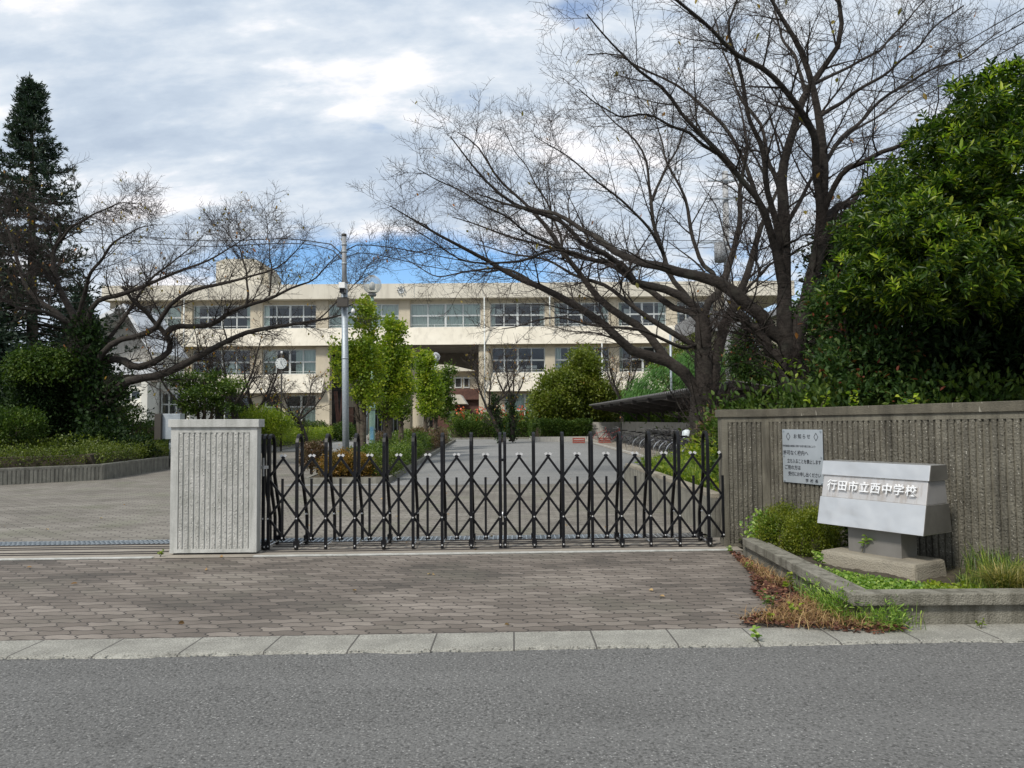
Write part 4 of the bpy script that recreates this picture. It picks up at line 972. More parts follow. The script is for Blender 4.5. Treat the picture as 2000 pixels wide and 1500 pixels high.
MB().extr([(ax(180), az2(650)), (ax(256), az2(612)), (ax(300), az2(690)), (ax(300), az2(705)), (ax(215), az2(705)), (ax(180), az2(690))], 1, D2+.42, D2+.498).build('gable_recess', 'low_wall_concrete', an)
MB().box(ax(203), ax(313), D2-.8, D2+.42, az2(732), az2(708)).build('white_band', 'annex_roof', an)
MB().box(ax(203), ax(313), D2-.5, D2+.4, az2(746), az2(732.1)).build('soffit', 'soffit', an)
MB().box(ax(200), ax(290), D2-.3, D2+.49, 0, az2(780)).box(ax(200), ax(222), D2-.3, D2+.49, az2(780), az2(746.1)).box(ax(277), ax(290), D2-.3, D2+.49, az2(780), az2(746.1)).box(ax(222), ax(277), D2-.3, D2+.49, az2(763), az2(746.1)).build('front_wall', 'annex_wall', an)
MB().box(ax(288), ax(300), D2-.9, D2+.5, 0, az2(745)).build('pier', 'annex_wall', an)
MB().box(ax(300), ax(362), D2+1.0, D2+5, az2(766), az2(745)).box(ax(345), ax(362), D2+.6, D2+5, 0, az2(766.1)).box(ax(300), ax(345), D2+1.2, D2+5, 0, az2(812)).build('side_wall', 'annex_wall', an)
MB().box(ax(222), ax(288), D2-.6, D2-.31, az2(792), az2(786)).build('sill_ledge', 'annex_wall', an)
def awin(a, b, t_, b_, y, n, rows):
    m1 = MB(); x0, x1, zt_, zb_ = ax(a), ax(b), az2(t_), az2(b_)
    for k in range(n+1): x = x0+(x1-x0)*k/n; m1.box(x-.05, x+.05, y-.05, y+.03, zb_, zt_)
    for k in range(rows+1): z = zb_+(zt_-zb_)*k/rows; m1.box(x0, x1, y-.053, y+.033, z-.05, z+.05)
    f = m1.build('window', 'window_frame', an); MB().add([(x0, y, zb_), (x1, y, zb_), (x1, y, zt_), (x0, y, zt_)], [(0, 1, 2, 3)]).build('pane', 'glass', f)
    MB().box(x0, x1, y+.5, y+.55, zb_, zt_).build('blind', 'dark_room', f)
awin(222, 277, 763, 779, D2-.2, 3, 1); awin(301, 345, 767, 811, D2+1.1, 3, 2)
lw_ = thing('garden_wall', (ax(250), D2-3, 0), 'pale low fluted wall in front of the gymnasium', 'wall')
fluted('garden_wall', (ax(205)*.94, D2-3), (ax(312)*.94, D2-3), .3, 1.2, 1.2, 'pale low fluted garden wall in front of the gymnasium', 'wall', .2, .2, ('annex_wall', 'annex_wall'), margin=.05, capz=0)
bpy.data.objects.remove(lw_)
# ================================================================== HOUSE on the right behind the trees
hs = thing('house', (19, 46, 0), 'low beige building with a dark grey roof behind the right cherry trees', 'house')
D3 = 44.0; M3 = D3/1500
def hx(u): return (u-1000)*M3
def hz(v): return EYE+(816-v)*M3
MB().box(hx(1575), hx(1740), D3, D3+8, 0, hz(596)).build('wall', 'cream_stain', hs)
MB().extr([(hx(1560), hz(598)), (hx(1565), hz(583)), (hx(1750), hz(583)), (hx(1755), hz(598))], 1, D3-1, D3+9).build('eave', 'roof_grey', hs)
MB().extr([(hx(1446), hz(606)), (hx(1452), hz(558)), (hx(1560), hz(556)), (hx(1568), hz(606))], 1, D3+10, D3+18).build('roof', 'roof_grey', hs)
MB().box(hx(1452), hx(1566), D3+11, D3+18, 0, hz(606)).build('rear_wall', 'cream_stain', hs)
f = MB().box(hx(1600), hx(1640), D3-.06, D3+.02, hz(640), hz(612)).build('window', 'window_frame', hs); MB().box(hx(1603), hx(1637), D3-.08, D3-.061, hz(637), hz(615)).build('pane', 'dark_room', f)

# ================================================================== POLES, LAMPS, WIRES
lp = P(676, 930, 20); tp_ = P(672, 457, 20)
pole = thing('utility_pole', (lp[0], 20, 0), 'slim grey galvanised pole with a camera and cables, standing in the island shrubs', 'pole')
H1 = tp_[2]; xl = lambda z: lp[0]+(tp_[0]-lp[0])*(z/H1)
zmid_ = P(672, 566, 20)[2]
MB().tube([(xl(0), 20, 0), (xl(zmid_), 20, zmid_)], [.088, .082], 20).build('lower_tube', 'galvanised', pole)
MB().tube([(xl(zmid_), 20, zmid_), (xl(H1-.05), 20, H1-.05)], [.066, .060], 20).build('upper_tube', 'pole_paint', pole)
MB().tube([(xl(H1-.05), 20, H1-.06), (xl(H1), 20, H1)], [.068, .066], 20).build('cap', 'brown_box', pole)
for v in (478, 492, 515, 590, 700): 
    z = P(672, v, 20)[2]; MB().tube([(xl(z), 20, z-.02), (xl(z), 20, z+.02)], .074 if v < 566 else .09, 16).build('band', 'galvanised', pole)
zc = P(673, 592, 20)[2]; x_ = xl(zc)
MB().box(x_-.14, x_+.13, 19.75, 19.91, zc-.13, zc+.12).build('junction_box', 'brown_box', pole, bevel=.008)
zc = P(673, 563, 20)[2]; cmr = MB().box(x_-.07, x_+.09, 19.6, 19.93, zc-.06, zc+.09).build('camera_housing', 'white_paint', pole, bevel=.01)
MB().box(x_-.055, x_+.065, 19.65, 19.9, zc-.17, zc-.061).build('camera_lens', 'black_metal', cmr)
zc = P(690, 601, 20)[2]; MB().tube([(x_+.1, 20, zc+.05), (x_+.22, 19.95, zc+.08), (x_+.24, 19.9, zc-.02)], .012, 8).build('bracket', 'black_metal', pole)
MB().lathe((x_+.24, 19.9, zc-.1), [(.0, -.06), (.05, -.05), (.06, 0), (.03, .06), (0, .07)], 12).build('small_camera', 'white_paint', pole)
def wire(name, pts, r, label, parent=None, sag=0, group=None):
    p_ = np.array([P(*q) for q in pts]); q = resample(p_, 40); s = np.linspace(0, 1, 40); q[:, 2] -= sag*4*s*(1-s)
    m1 = MB().tube(q, r, 6); o = m1.build(name, 'cable')
    return tag(o, label, 'cable', group)
wire('cable', [(90, 448, 40), (400, 470, 29), (640, 477, 20.6), (660, 482, 20.05), (669, 497, 19.97)], .016, 'upper black cable running left from the grey pole', group='cables on the grey pole')
wire('cable', [(90, 468, 40), (400, 481, 29), (648, 489, 20.6), (660, 495, 20.05), (669, 508, 19.97)], .014, 'lower black cable running left from the grey pole', group='cables on the grey pole')
wire('cable', [(674, 490, 19.97), (680, 481, 20.05), (692, 479, 20.5), (945, 516, 26), (1230, 548, 36), (1405, 560, 46)], .016, 'upper black cable running right from the grey pole', group='cables on the grey pole')
wire('cable', [(674, 503, 19.97), (684, 499, 20.05), (694, 495, 20.5), (840, 521, 24), (1150, 560, 36), (1400, 575, 46)], .013, 'lower black cable running right from the grey pole', group='cables on the grey pole')
def lamp(u, vt, vb, D, rr, label):
    g = P(u, vt, D); g0 = thing('street_lamp', (g[0], D, 0), label, 'lamp', 'globe lamps on mint green poles'); x = g[0]; zc = g[2]
    MB().tube([(x, D, 0), (x, D, zc*.36)], [.105, .105], 18).build('lower_tube', 'mint_paint', g0)
    MB().tube([(x, D, zc*.36), (x, D, zc*.38), (x, D, zc-rr*1.25)], [.105, .065, .055], 18).build('pole', 'mint_paint', g0)
    MB().lathe((x, D, zc-rr*1.3), [(.05, 0), (.12*rr/.3, .02), (.14*rr/.3, .08), (.10*rr/.3, .12), (.15*rr/.3, rr*.45)], 18).build('collar', 'pole_paint', g0)
    gm = MB().lathe((x, D, zc), [(rr*math.sin(a), -rr*math.cos(a)) for a in np.linspace(.35, PI, 14)], 24).build('globe', 'globe_glass', g0)
    MB().lathe((x, D, zc-.02), [(0, -rr*.55), (.09*rr/.3, -rr*.5), (.10*rr/.3, rr*.1), (.04*rr/.3, rr*.35), (0, rr*.36)], 12).build('bulb', 'white_paint', gm)
    MB().lathe((x, D, zc+rr*.93), [(.0, .05), (rr*.3, .02), (rr*.38, -.02)], 14).build('top_cap', 'pole_paint', g0)
    for z in (1.9, 1.2): 
        if D < 30: MB().tube([(x, D, z-.03), (x, D, z+.03)], .118, 16).build('band', 'galvanised', g0)
    return g0, x
g0, x = lamp(727, 556, 862, 27, .33, 'nearer globe lamp on a mint green pole among the drive trees')
MB().tube([(x-.17, 26.98, 1.0), (x-.17, 26.98, 2.2)], .03, 8).build('side_tube', 'galvanised', g0)
MB().box(x-.05, x+.07, 26.88, 26.9, .85, 1.3).build('sticker', 'sticker_blue', g0)
lamp(851, 697, 815, 52, .3, 'smaller far globe lamp behind the last drive tree')
# clock on a pole
D = 39; g = P(550, 710, D); ck = thing('clock', (g[0], D, 0), 'white round pole clock standing in front of the school', 'clock')
MB().tube([(g[0], D, 0), (g[0], D, g[2]+.5)], .045, 12).build('pole', 'brown_box', ck)
fc = MB().tube([(g[0], D-.09, g[2]), (g[0], D-.05, g[2])], .285, 32).build('dial', 'clock_face', ck)
MB().tube([(g[0]+.295*math.cos(a), D-.08, g[2]+.295*math.sin(a)) for a in np.linspace(0, 2*PI, 33)[:-1]], .025, 8, closed=True).build('rim', 'clock_ink', ck)
m1 = MB()
for k in range(12):
    a = k*PI/6; m1.bar((g[0]+.20*math.cos(a), D-.095, g[2]+.20*math.sin(a)), (g[0]+.25*math.cos(a), D-.095, g[2]+.25*math.sin(a)), .028, .006, (0, 1, 0))
m1.build('hour_marks', 'clock_ink', fc)
for ang, ln, ww in ((93, .13, .03), (-52, .2, .022)):
    a = R(ang); MB().bar((g[0], D-.105, g[2]), (g[0]+ln*math.cos(a), D-.105, g[2]+ln*math.sin(a)), ww, .006, (0, 1, 0)).build('clock_hand', 'clock_ink', fc)
MB().tube([(g[0], D, g[2]+.5), (g[0], D, g[2]+.62)], .055, 10).build('beacon', 'white_paint', ck)
# utility pole behind the cherry trees with a box and cross arms
D = 46; a = P(1419, 640, D); b = P(1416, 335, D)
up_ = thing('power_pole', (a[0], D, 0), 'pale concrete power pole with a grey transformer box behind the cherry trees', 'power pole')
MB().tube([(a[0]+.1, D, 0), b], [.24, .17], 16).build('pole', 'concrete_pole', up_)
tb = P(1405, 495, D); MB().tube([(tb[0]-.05, D-.4, tb[2]-.6), (tb[0]-.05, D-.4, tb[2]+.55)], .36, 16).build('transformer', 'pole_paint', up_)
for v, w2 in ((355, 1.1), (390, 1.3), (475, 1.9)):
    c = P(1416, v, D); MB().box(c[0]-w2, c[0]+w2*.8, D-.28, D-.18, c[2]-.05, c[2]+.05).build('cross_arm', 'galvanised', up_)
grp = 'overhead power lines at the upper right'
for k, (v0, vend, lab) in enumerate(((350, 22, 'highest power line rising to the upper right corner'), (358, 52, 'second power line from the top at the upper right'), (392, 88, 'third power line from the top at the upper right'), (398, 118, 'lowest power line passing over the evergreen tree'))):
    wire('power_line', [(1420, v0, 46), (1640, (v0+vend)/2+38, 27), (2090, vend-58, 13)], .011, lab, group=grp)
for k, (va, vb_) in enumerate(((470, 476), (482, 500))):
    wire('power_line', [(1416, va, 45.9), (1100, vb_-6, 60), (760, vb_+30, 90)], .02, ('upper', 'lower')[k]+' thin line running left behind the cherry branches', group='thin lines behind the cherry branches')
# lattice mast
D = 80; mm = thing('lattice_mast', (P(1243, 550, D)[0], D, 0), 'thin grey lattice mast rising behind the school roof', 'mast')
x = P(1243, 550, D)[0]; zt_ = P(1243, 480, D)[2]; m1 = MB()
for sx, sy in ((-.4, -.4), (.4, -.4), (.4, .4), (-.4, .4)): m1.tube([(x+sx, D+sy, 8), (x+sx*.6, D+sy*.6, zt_)], .05, 6)
for k in range(14):
    z = 10+k*(zt_-10)/14; z2 = z+(zt_-10)/14; s = -1 if k % 2 else 1; m1.tube([(x-.35*s, D-.35, z), (x+.35*s, D-.35, z2)], .035, 5)
m1.build('lattice', 'galvanised', mm); MB().box(x-.3, x+.3, D+.0, D+.1, 0, 8).build('foot', 'concrete_pole', mm)
# slender light pole by the shelter
D = 48; a = P(1309, 640, D); sp_ = thing('light_pole', (a[0], D, 0), 'slender pale steel pole standing by the bicycle shelter', 'pole')
MB().tube([(a[0], D, .3), (a[0], D, P(1309, 640, D)[2])], .075, 12).build('tube', 'galvanised', sp_); MB().box(a[0]-.12, a[0]+.12, D-.1, D+.1, .3, .42).build('base', 'concrete_pole', sp_)
# steel box sign behind the pillar
D = 25.2; bs = thing('steel_board', (P(330, 850, D)[0], D, .36), 'plain stainless steel display box on a post behind the pillar', 'board')
a, b = P(305, 858, D), P(352, 808, D)
MB().box(a[0], b[0], D, D+.35, a[2], b[2]).build('panel', 'plate_steel', bs, bevel=.01); MB().box(a[0]-.004, a[0]+.20, D-.13, D-.002, a[2]-.005, b[2]+.002).build('side_face', 'brown_box', bs)
MB().tube([(a[0]+.4, D+.15, .3), (a[0]+.4, D+.15, a[2])], .05, 10).build('post', 'galvanised', bs)
# white tube rails
for k, (D, dx) in enumerate(((43, 0), (46, .1))):
    a = P(499, 846, D); b = P(546, 855, D); o = MB()
    pts = [(a[0]-.9, D, .3), (a[0]-.9, D, a[2]-.08), (a[0]-.8, D, a[2]), (b[0]-.2, D, a[2]-.02), (b[0], D, a[2]-.12), (b[0]+.02, D, .3)]
    q = resample(np.array(pts), 30); tag(o.tube(q, .028, 8).build('tube_rail', 'white_paint'), ('nearer', 'farther')[k]+' bent white tube rail on the drive right of the pillar', 'rail', 'bent white tube rails')
# ================================================================== BICYCLE SHELTER
sh = thing('bicycle_shelter', (6.5, 35, 0), 'long open bicycle shelter with a thin corrugated roof on dark steel frames', 'bicycle shelter')
ya, yb_ = 20.3, 52.5; xf0, xf1 = 5.85, 5.25      # near and far end of the front edge
def xf(y): return xf0+(xf1-xf0)*(y-ya)/(yb_-ya)
n = 420; ys = np.linspace(ya, yb_, n); cor = .035*np.sign(np.sin(np.arange(n)*PI/2+.1))
V = []
for k, y in enumerate(ys):
    for s in (0, 1): 
        X = xf(y)+(2.9+0)*s; Z = 2.47-.46*s+cor[k]; V += [(X, y, Z), (X, y, Z-.03)]
F = []
for k in range(n-1): b = k*4; F += [(b, b+4, b+6, b+2), (b+1, b+3, b+7, b+5), (b, b+1, b+5, b+4), (b+2, b+6, b+7, b+3)]
F += [(0, 2, 3, 1), (n*4-4, n*4-3, n*4-1, n*4-2)]
fromarr('roof_sheet', np.array(V), np.array(F), 'shelter_roof', sh)
for k in range(9):
    y = ya+1.2+k*3.7; x0 = xf(y)
    m1 = MB(); m1.bar((x0+.12, y, 2.33), (x0+2.85, y, 1.82), .12, .26, (0, 0, 1)); m1.bar((x0+2.35, y, 0), (x0+2.35, y, 2.1), .14, .16, (0, 1, 0)); m1.bar((x0+2.35, y, 1.45), (x0+1.5, y, 2.16), .08, .1, (0, 1, 0)); m1.build('frame', 'shelter_steel', sh)
m1 = MB()
for s in (.25, 1.2, 2.1): m1.obox((xf(ya)+s*1.2, ya+.05, 2.47-.46*s*1.2/2.9-.16), (xf1-xf0, yb_-ya-.1, 0), (.05, 0, 0), (0, 0, .09))
m1.build('purlin', 'shelter_steel', sh)
ws_ = thing('shelter_wall', (7.9, 36, 0), 'low plain concrete wall behind the parked bicycles', 'wall')
MB().obox((xf(ya)+2.1, ya+1, 0), (xf1-xf0, yb_-ya-2, 0), (.15, 0, 0), (0, 0, 1.32)).build('wall_panel', 'low_wall_concrete', ws_)
MB().obox((4.95, 52.6, 0), (3.2, 0, 0), (0, .15, 0), (0, 0, 1.3)).build('end_panel', 'low_wall_concrete', ws_)
fg = thing('shelter_floor_kerb', (5.4, 30, 0), 'pale curved kerb along the open side of the bicycle shelter', 'kerb')
m1 = MB(); kp = [(4.3, 17.5), (4.75, 22), (5.05, 30), (5.0, 40), (4.9, 52)]
for (x0, y0_), (x1, y1_) in zip(kp, kp[1:]): m1.obox((x0, y0_, 0), (x1-x0, y1_-y0_, 0), (.15, 0, 0), (0, 0, .07))
m1.build('kerb_stone', 'low_wall_concrete', fg)
strip('shelter_floor', [(4.9, 17.3), (9, 17.3), (9, 53), (4.9, 53)], .02, 'track_concrete')
# bicycles ----------------------------------------------------------
def bicycle(frame_m, fender_m, basket, label):
    b = thing('bicycle', (0, 0, 0), label, 'bicycle', 'bicycles parked under the shelter'); rw = .34
    for xw in (0, 1.12):
        whl = MB().tube([(xw+rw*math.cos(a), 0, rw+rw*math.sin(a)) for a in np.linspace(0, 2*PI, 29)[:-1]], .018, 6, closed=True).build('wheel', 'black_rubber', b)
        sp2 = MB().tube([(xw+(rw-.022)*math.cos(a), 0, rw+(rw-.022)*math.sin(a)) for a in np.linspace(0, 2*PI, 29)[:-1]], .009, 5, closed=True)
        for k in range(14): a = k*2*PI/14; sp2.tube([(xw, .02, rw), (xw+(rw-.02)*math.cos(a), 0, rw+(rw-.02)*math.sin(a))], .0022, 3, cap=False)
        sp2.tube([(xw, -.05, rw), (xw, .05, rw)], .025, 8); sp2.build('rim', 'wheel_rim', whl)
        a0, a1 = (R(20), R(195)) if xw == 0 else (R(30), R(180))
        arc = [(xw+(rw+.035)*math.cos(a), 0, rw+(rw+.035)*math.sin(a)) for a in np.linspace(a0, a1, 16)]
        arc = np.array(arc); m1 = MB(); vs = []
        for q in arc: vs += [q+(0, -.03, 0), q+(0, 0, .012), q+(0, .03, 0)]
        m1.add(vs, [(3*i+j, 3*i+3+j, 3*i+4+j, 3*i+1+j) for i in range(15) for j in (0, 1)], True); m1.build('mudguard', fender_m, b)
    m1 = MB(); st_, bb, hd_, hb = (.26, 0, .80), (.44, 0, .28), (.93, 0, .82), (.98, 0, .62)
    for p_, q_, r_ in ((st_, bb, .016), (bb, (.95, 0, .70), .019), ((.33, 0, .62), (.92, 0, .84), .015), ((0, .05, .34), bb, .010), ((0, -.05, .34), bb, .010), ((0, .05, .34), (.31, 0, .66), .009), ((0, -.05, .34), (.31, 0, .66), .009), (hd_, hb, .018), (hb, (1.12, .06, .34), .012), (hb, (1.12, -.06, .34), .012), (hd_, (.89, 0, .98), .013)): m1.tube([p_, q_], r_, 7)
    m1.build('frame', frame_m, b)
    m1 = MB(); m1.tube([(.70, -.27, 1.0), (.82, -.26, 1.03), (.91, -.1, .99), (.91, .1, .99), (.82, .26, 1.03), (.70, .27, 1.0)], .012, 7); m1.build('handlebar', 'wheel_rim', b)
    MB().tube([(.25, 0, .86), (.26, 0, .78)], .014, 7).build('seat_post', 'bike_silver', b)
    MB().extr([(.10, -.08), (.16, -.10), (.28, -.05), (.42, -.018), (.42, .018), (.28, .05), (.16, .10), (.10, .08)], 2, .86, .915).build('saddle', 'saddle_black', b, bevel=.012)
    m1 = MB()
    for yy in (-.07, 0, .07): m1.tube([(-.22, yy, .72), (.2, yy, .73)], .008, 5)
    m1.tube([(-.22, -.08, .72), (-.22, .08, .72)], .008, 5); m1.tube([(-.1, .07, .72), (0, .06, .34)], .006, 5); m1.build('rear_rack', 'bike_dark', b)
    m1 = MB(); m1.tube([(.44+.09*math.cos(a), .05, .28+.09*math.sin(a)) for a in np.linspace(0, 2*PI, 17)[:-1]], .01, 5, closed=True)
    m1.tube([(.44, .05, .28), (.56, .09, .18)], .01, 5); m1.tube([(.44, -.05, .28), (.32, -.09, .38)], .01, 5); m1.box(.54, .62, .09, .17, .165, .19); m1.box(.26, .34, -.17, -.09, .37, .395); m1.tube([(.45, .05, .37), (.0, .05, .365)], .008, 4); m1.tube([(.45, .05, .19), (.0, .05, .315)], .008, 4); m1.build('crank', 'bike_dark', b)
    if basket:
        m1 = MB()
        for z in np.linspace(.74, .98, 6):
            g_ = .14+.04*(z-.74)/.24; m1.tube([(1.02-.02, -g_, z), (1.28, -g_, z), (1.28, g_, z), (1.0, g_, z)], .005, 4, closed=True)
        for k in range(7): yy = -.15+.05*k; m1.tube([(1.28, yy, .74), (1.28, yy*1.15, .98)], .004, 4); m1.tube([(1.02+.04*k, -.145, .74), (1.02+.04*k, -.175, .98)], .004, 4); m1.tube([(1.02, yy, .74), (1.28, yy, .74)], .004, 4)
        m1.build('basket', 'bike_dark', b)
    MB().tube([(.05, .07, .3), (-.02, .16, .02)], .009, 5).build('stand', 'bike_silver', b)
    return b
protos = [bicycle('bike_dark', 'bike_dark', True, 'x'), bicycle('bike_dark', 'bike_silver', True, 'x'), bicycle('bike_dark', 'bike_silver', False, 'x'), bicycle('bike_red', 'bike_dark', False, 'x')]
BK = [(1156, 47, 3, 18, 'thin wheeled bicycle at the far end, beside the red crates'), (1178, 44, 3, 8, 'dark red bicycle near the far end of the shelter'), (1192, 40.5, 0, -150, 'dark bicycle turned nose out toward the drive'),
      (1224, 36, 0, 12, 'black bicycle, first of the tightly parked row from the far end'), (1236, 34, 0, 10, 'black bicycle with a black saddle, second of the tight row'), (1250, 32.4, 1, 12, 'silver mudguard bicycle, third of the tight row'),
      (1264, 30.7, 1, 14, 'silver mudguard bicycle, fourth of the tight row'), (1279, 29, 2, 12, 'dark framed bicycle with silver mudguards in the middle of the row'), (1292, 27.7, 1, 15, 'silver bicycle just before the one with the white bag'),
      (1304, 26.6, 2, 12, 'bicycle with a white bag hanging at its front'), (1318, 25.5, 1, 14, 'silver bicycle right after the white bag'), (1333, 24.4, 2, 12, 'second nearest bicycle, half hidden by weeds'), (1352, 22.9, 1, 14, 'nearest bicycle, only its silver mudguard showing over the weeds')]
BK += [(1243, 37.5, 1, 190, 'silver mudguard bicycle in the second row, facing the far end of the row'), (1258, 35.6, 0, 188, 'dark bicycle with a basket in the second row, behind the black saddles'), (1275, 33.5, 0, 192, 'dark basket bicycle in the second row near the middle'),
       (1290, 31.5, 1, 188, 'silver mudguard basket bicycle in the second row near the middle'), (1306, 29.8, 0, 190, 'dark basket bicycle in the second row beyond the white bag'), (1322, 28.4, 1, 192, 'silver mudguard basket bicycle in the second row next to the near end'), (1340, 27, 0, 189, 'last dark bicycle of the second row, beside the cherry trunk')]
used = set()
for u, D, k, az_, lab in BK:
    o = protos[k] if k not in used else copy_tree(protos[k]); used.add(k)
    x = (u-1000)/1500*D; o.location = (x+.0, D, .02); o.rotation_euler = (R(random.uniform(-4, 4)), 0, R(az_)); o['label'] = lab
    if az_ < -90: o.location.x += .9
    if az_ > 90: o.location.x += 1.75
D = 26.4; x = (1312-1000)/1500*D; tag(MB().lathe((x+.45, D-.2, .95), [(0, -.18), (.13, -.16), (.17, -.02), (.15, .12), (.05, .17), (0, .17)], 14).build('bag', 'bag_white'), 'white plastic bag hung on a bicycle handlebar', 'bag')
D = 48; x = (1118-1000)/1500*D
for k, (dx, lab) in enumerate(((0, 'red and white crate on the ground left of the bicycles'), (1.25, 'orange red crate on the ground beneath the far bicycles'))):
    r = thing('crate', (x+dx*1.3, D, 0), lab, 'crate', 'crates by the far bicycles'); m1 = MB(); x0 = x+dx*1.3
    for z in (.02, .14, .26): m1.box(x0, x0+.75, D-.01-z*.01, D+.02, z, z+.08); m1.box(x0, x0+.75, D+.4, D+.43, z, z+.08)
    m1.box(x0, x0+.03, D+.021, D+.399, .02, .34); m1.box(x0+.72, x0+.75, D+.021, D+.399, .02, .34); m1.build('slats', 'bench_red', r)
    MB().box(x0+.031, x0+.719, D+.025, D+.395, .05, .24).build('contents', 'white_paint', r)

# ================================================================== TREES
def limb(pts, D, r0, r1):
    """pts: (u, v) or (u, v, depth offset)"""
    return ([P(q[0], q[1], D+(q[2] if len(q) > 2 else 0)) for q in pts], r0*(1 if r0 > .25 else .88), r1*.95)
# cherry in front (behind the brown wall)
D = 12.8
T2 = [
 limb([(1572, 845), (1566, 795), (1553, 750), (1541, 707)], D, .29, .22),
 limb([(1545, 725), (1533, 653), (1532, 600), (1534, 560), (1528, 493, .1), (1524, 440, .2), (1530, 391, .3), (1534, 333, .4), (1554, 247, .5), (1572, 190, .6), (1600, 135, .5), (1632, 80, .3), (1637, 40, .2), (1632, -30, .2)], D, .17, .035),
 limb([(1545, 725), (1558, 640), (1577, 589), (1588, 533), (1599, 493, -.1), (1604, 423, -.2), (1608, 315, -.4), (1597, 216, -.5), (1584, 157, -.6), (1560, 90, -.7), (1530, 40, -.8), (1490, -30, -1)], D, .19, .022),
 limb([(1604, 430, -.2), (1598, 330, -.5), (1592, 285, -.6), (1572, 238, -.8), (1527, 171, -1.2), (1490, 135, -1.4), (1451, 112, -1.7), (1400, 66, -2), (1352, 27, -2.3), (1300, -15, -2.6)], D, .085, .018),
 limb([(1603, 440, -.2), (1625, 415, 0), (1655, 398, .2), (1690, 370, .5), (1740, 350, .8)], D, .10, .02),
 limb([(1608, 420, -.2), (1625, 375, -.4), (1658, 333, -.6), (1690, 312, -.8), (1703, 297, -1), (1770, 280, -1.2), (1830, 235, -1.4), (1900, 180, -1.6), (1990, 110, -1.8)], D, .065, .012),
 limb([(1535, 665), (1513, 653), (1487, 613), (1449, 589), (1420, 568), (1380, 547), (1335, 535), (1300, 525), (1260, 521, .2), (1207, 493, .4), (1166, 452, .6), (1130, 440, .8), (1080, 420, 1), (1010, 405, 1.2), (930, 385, 1.5)], D, .15, .012),
 limb([(1528, 500, .1), (1505, 380, 0), (1491, 306, -.2), (1472, 255, -.3), (1460, 225, -.4), (1448, 160, -.5), (1442, 117, -.6), (1428, 45, -.8), (1440, 5, -.9), (1450, -40, -1)], D, .075, .016),
 limb([(1532, 560, 0), (1520, 490, -.1), (1482, 405, -.3), (1450, 360, -.4), (1433, 337, -.5), (1379, 279, -.8), (1345, 225, -1), (1316, 180, -1.1), (1244, 140, -1.4), (1200, 95, -1.6), (1145, 38, -1.9)], D, .085, .010),
 limb([(1530, 575, .1), (1500, 455, .5), (1450, 300, .9), (1415, 243, 1.1), (1370, 210, 1.3), (1316, 171, 1.5), (1250, 130, 1.7), (1212, 103, 1.8), (1150, 105, 2)], D, .07, .010),
 limb([(1400, 300, -.6), (1352, 265, -.8), (1300, 243, -1), (1257, 225, -1.1), (1200, 222, -1.3), (1128, 178, -1.5)], D, .035, .008),
 limb([(1527, 705), (1510, 685), (1487, 659), (1460, 627, -.1), (1445, 616, -.15)], D, .10, .085),
 limb([(1597, 230, -.5), (1640, 200, -.6), (1700, 165, -.8), (1752, 126, -1), (1800, 80, -1.2), (1878, 13, -1.5)], D, .04, .010),
 limb([(1586, 165, -.6), (1640, 140, -.4), (1698, 112, -.2), (1740, 75, 0), (1790, 20, .2), (1830, -20, .3)], D, .035, .010),
 limb([(1575, 185, .6), (1550, 110, .9), (1525, 60, 1.1), (1505, -20, 1.3)], D, .045, .012),
 limb([(1606, 330, -.4), (1650, 260, -.1), (1700, 215, .2), (1780, 160, .5), (1880, 110, .9), (1960, 60, 1.2)], D, .045, .010),
 limb([(1534, 420, .3), (1510, 330, .9), (1480, 240, 1.4), (1440, 180, 1.8), (1420, 110, 2.2), (1390, 30, 2.6)], D, .055, .012),
 limb([(1530, 450, .2), (1570, 375, .9), (1620, 300, 1.5), (1690, 245, 2.1), (1760, 190, 2.6), (1850, 130, 3)], D, .05, .010),
 limb([(1450, 590), (1460, 560), (1482, 540), (1478, 505), (1466, 460, -.2)], D, .035, .012),
 limb([(1482, 540), (1510, 508), (1545, 475), (1580, 455, -.3), (1625, 440, -.5)], D, .03, .012),
]
spec2 = [dict(per=13, L=1.75, ang=(32, 66), t0=.24, upb=.16, curl=.12, wob=.03, K=9, rk=.42, rmin=.005, rmax=.021, taper=.22, sides=6, lw=.5),
         dict(per=10, L=.78, ang=(36, 72), t0=.10, upb=.10, curl=.14, wob=.04, K=6, rk=.5, rmin=.0034, rmax=.010, taper=.4, sides=4, also_limbs=dict(per=12, L=.9, t0=.3, rk=.2)),
         dict(per=7, L=.22, ang=(38, 75), t0=.1, upb=.12, curl=.1, wob=.05, K=4, rk=.6, rmin=.0028, rmax=.0052, taper=.5, sides=3)]
t2, tips2 = bare_tree('cherry_tree', P(1572, 845, D), 'bare dark cherry tree with several stems rising right behind the brown wall', T2, spec2, 'bare cherry trees', leafy=70, leafL=.13)
